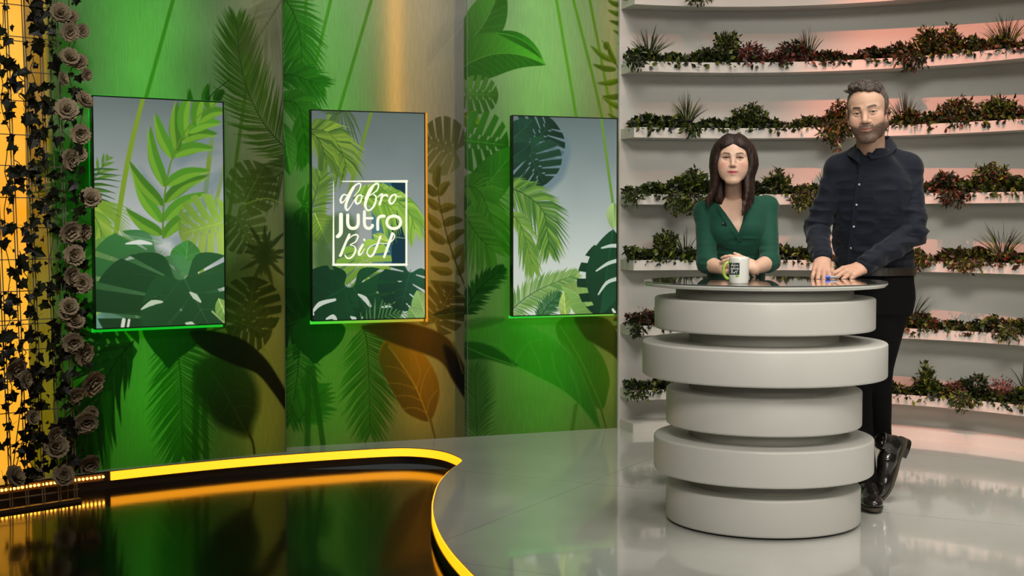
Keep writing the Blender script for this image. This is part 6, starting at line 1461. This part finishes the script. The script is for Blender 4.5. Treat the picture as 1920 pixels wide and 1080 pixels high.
for sd, px in ((-1, 1356), (1, 1404)): S.ell(P(px, 436, 6.15), (.052, .045, .052), .03)
hw = [P(1362, 650, 6.36), P(1398, 650, 6.36)]
for i_, hp in enumerate(hw): kneew = np.array([hp[0], 6.35, .45]); S.cap(hp, kneew, .070, .048, .03); S.cap(kneew, (hp[0], 6.38, .08), .046, .028, .01)
V, Q = S.mesh(); V = relax(V, Q, 1, .5); bodyW = (V, Q, skin_cols(V, (0.62, 0.405, 0.30)))
SB = (0.62, 0.39, 0.285); parts = [headW, bodyW]
S = SDF(np.minimum(weR, wwR) - .06, np.maximum(weR, wwR) + .17, .0022); S.cap(weR, wwR, .040, .026, .01); t_, k1_ = hand(S, wwR, (.86, -.20, .06), (.0, -.60, .80), 1, [(.25, .5, .3), (.3, .6, .3), (.35, .65, .35), (.4, .7, .4)], sc=.90, tang=.6, tbend=.35, tdrop=.1)
V, Q = S.mesh(); V[:, 2] = np.maximum(V[:, 2], 1.0012); parts.append((V, Q, skin_cols(V, SB, k1_)))
S = SDF(np.minimum(weL, wwL) - (.17, .12, .06), np.maximum(weL, wwL) + .09, .0022); S.cap(weL, wwL, .040, .026, .01); t_, k2_ = hand(S, wwL + (0, 0, .012), (-.88, -.22, .22), (.05, -.80, .60), -1, [(.25, .5, .3), (.3, .6, .3), (.35, .65, .35), (.4, .7, .4)], sc=.86, tang=.42, tbend=.1, tdrop=.0)
V, Q = S.mesh(); V[:, 2] = np.maximum(V[:, 2], 1.0012); parts.append((V, Q, skin_cols(V, SB, k2_)))
V, Q, C_ = join(parts); meshobj('body', V, Q, SKINF, WO, smooth=True, cols=C_)
# dress
greenm = mat('dark_green_jersey', (0.005, 0.052, 0.031), .75, noise=(300, .15), sheen=.1, spec=.2)
S = SDF((.66, 5.75, .30), (1.34, 6.5, 1.46), .0045); S.loft(kw, YW, .02, grow=.004)
q = P(1380, 700, 6.36); S.cap(q, q - np.array([0, 0, .20]), .130, .130, .03)
for sd, px in ((-1, 1356), (1, 1404)): S.ell(P(px, 436, 6.15), (.060, .054, .058), .035)
for a_, b_ in ((wsR, weR), (wsL, weL)): S.cap(a_, b_, .047, .043, .010); S.cap(P(1379, 388, 6.23), a_, .044, .046, .035)
for e_, w__ in ((weR, wwR), (weL, wwL)): S.cap(e_, e_ + (w__ - e_) * .14, .046, .045, .01)
# V neck: wedge cut through the front
A3, B3, C3 = P(1341, 366, 6.0), P(1406, 366, 6.0), P(1384, 438, 6.0)
X, Y, Z_ = S.ax[0][:, None, None], S.ax[1][None, :, None], S.ax[2][None, None, :]
def persp(p, y): return p  # cut straight back from the chest
def edge(p, q_): n_ = np.array([-(q_[2] - p[2]), q_[0] - p[0]]); n_ = n_ / np.linalg.norm(n_); return (X - p[0]) * n_[0] + (Z_ - p[2]) * n_[1]
sh_ = 6.12 / 6.0
def far_(p): return CAM + (p - CAM) * sh_
a3, b3, c3 = far_(A3), far_(B3), far_(C3); d1 = -edge(a3, c3); d2 = edge(b3, c3)
dd = np.maximum(np.maximum(d1, d2), Y - 6.215) + 0 * Z_; S.F = np.maximum(S.F, -dd.astype(np.float32))
S.cap(wnk + (0, 0, .0), wnk + (0, 0, .08), .052, .06, .004, sub=True); S.half((0, 0, .36), (0, 0, -1))
V, Q = S.mesh()
zonew = lambda V: .25 + 1.0 * np.exp(-np.sum((V - P(1384, 470, 6.12)) ** 2, 1) / .09 ** 2) + .8 * np.exp(-np.sum((V - weR) ** 2, 1) / .08 ** 2) + .8 * np.exp(-np.sum((V - weL) ** 2, 1) / .08 ** 2)
V = wrinkle(V, Q, .007, 20, (.7, 1, 2.2), zonew); m_ = (V[:, 1] < 6.14); V[:, 2] = np.where(m_ & (V[:, 2] < 1.0015) & (V[:, 2] > .95), 1.0015, V[:, 2])
dr = meshobj('dress', V, Q, greenm, WO, smooth=True)
# crossed wrap bands along the neckline
def fy2(px, py, off=.003):
    d = ray(px, py)
    for t in np.linspace(5.95, 6.35, 160):
        p = CAM + d * (t / d[1]); i = np.round((p - S.lo) / S.h).astype(int)
        if (i >= 0).all() and (i < S.n).all() and S.F[tuple(i)] < 0.001: return p - nrm(d) * off
    return CAM + d * (6.12 / d[1])
for pts in (((1343, 372), (1352, 392), (1364, 412), (1378, 432), (1392, 452)), ((1402, 392), (1396, 412), (1388, 432), (1380, 452), (1374, 468))):
    s0 = -1 if pts[0][0] < 1370 else 1
    bandloft('neck_band', [fy2(x + s0 * 1.5, y) for x, y in pts], [fy2(x + s0 * 6, y + (2 if s0 < 0 else 0)) for x, y in pts], .003 if s0 > 0 else -.003, greenm, dr)
p = fy2(1359, 417, .008); mb = MB(); mb.tube([p, p + np.array([.004, 0, -.018])], [.005, .0035], 8); mb.box(p + np.array([-.006, 0, -.004]), (.014, .006, .007)); mb.build('clip_microphone', bezel_mat, dr)
# hair: long locks from a centre parting
S = SDF((-.15, -.13, -.31), (.14, .13, .13), .0021); rg = np.random.RandomState(9)
S.ell((0, .024, .026), (.0765, .092, .080), .01)
S.cap((0, .055, .0), (-.01, .062, -.17), .060, .050, .03); S.cap((-.04, .05, 0), (-.055, .05, -.17), .04, .035, .02); S.cap((.04, .05, 0), (.05, .05, -.17), .04, .035, .02)
S.ell((0, -.100, -.026), (.0555, .064, .094), .005, sub=True); S.ell((0, -0.06, -.10), (.050, .085, .08), .006, sub=True); S.cap((0, .03, -.06), (0, .03, -.34), .046, .05, .006, sub=True)
for sd in (-1, 1):
    for i in range(19):
        f = i / 18.0; y0 = -0.068 + f * .150; z0 = 0.026 + .074 * math.sqrt(max(1 - ((y0 - .022) / .104) ** 2, .02)); fx = .0655 + .014 * math.sin(f * math.pi) ** .6
        if sd < 0: ends = [(-.079 - .008 * f, -.030 + f * .10, -.10), (-.090 - .004 * (1 - f), -.02 + f * .08, -.155), (-.100 - .020 * (1 - f), -.035 + f * .085, -.196 + .012 * f)]
        else: ends = [(.082 - .016 * (1 - f), -.052 + f * .12, -.085), (.066 + .022 * f, -.070 + f * .13, -.15), ((.046 + .046 * f), -.080 + f * .14, -.262 + .065 * f)]
        pts = [(sd * .002, y0, z0 + .004), (sd * .034, y0 - .002, z0 - .004), (sd * (fx - .003), -.054 + f * .134, .040 + .012 * math.sin(f * 3.1)), (sd * (fx + .011 + (.006 if sd > 0 else 0)), -.048 + f * .125, -.02)] + ends
        cv = catmull([np.array(p) for p in pts], 4); u = np.linspace(0, 1, len(cv)); rs = .0130 * np.clip(1.1 - .25 * u - .75 * np.clip(u - .72, 0, 1) / .28, .12, 1); rs = np.minimum(rs, .006 + u * .06)
        hair_strands(S, [(cv, rs)], .012)
for i in range(40):
    sd = rg.choice([-1, 1]); f = rg.rand(); x0 = -.088 - .018 * (1 - f) if sd < 0 else .050 + f * .045; y0 = -.04 + f * .08 if sd < 0 else -.078 + f * .10; z0 = -.165 if sd < 0 else -.20 + .05 * f
    S.cap((x0, y0, z0), (x0 + rg.normal() * .006 - .016 * (sd < 0), y0 - .006, z0 - rg.uniform(.035, .06)), .0048, .0008, .005)
V, Q = S.mesh(); V = relax(V, Q, 1, .5); N = vnormals(V, Q); st_ = .6 * vnoise(V * np.array([190, 190, 7]) + vnoise(V * 12)[:, None] * 2.5) + .6 * vnoise(V * np.array([400, 400, 10]) + vnoise(V * 12)[:, None] * 4); V = V + N * (st_ * .0032)[:, None]
hc = np.array([.021, .0095, .0066])[None] * (1 + 1.6 * st_ + .5 * vnoise(V * np.array([80, 80, 10])))[:, None]; hc = np.clip(hc, .002, 1) * (1 + .8 * np.clip((-.10 - V[:, 2]) / .12, 0, 1))[:, None]
meshobj('hair', (V * WS) @ Rw.T + wh, Q, mat('long_brown_hair', attr=True, rough=.55, spec=.3), WO, smooth=True, cols=hc)
mb = MB(); q = Rw @ (np.array([-.0745, -.004, -.040]) * WS) + wh; mb.sphere(q, .0042, 10, 8); mb.build('earring', mat('silver_stud', (.7, .7, .7), .2, metal=1), WO, smooth=True)
for i_, hp in enumerate(hw):
    S = SDF((-.03, -.06, 0), (.27, .06, .12), .005); S.cap((.04, 0, .04), (.18, 0, .025), .032, .026, .02); S.cap((.045, 0, .05), (.045, 0, .09), .03, .032, .02); S.half((0, 0, .002), (0, 0, -1)); V, Q = S.mesh(); R_ = frame_of((0, -1, 0), (0, 0, 1))
    meshobj('shoe', V @ R_.T + np.array([hp[0], 6.42, 0.0]), Q, leather, WO, smooth=True)
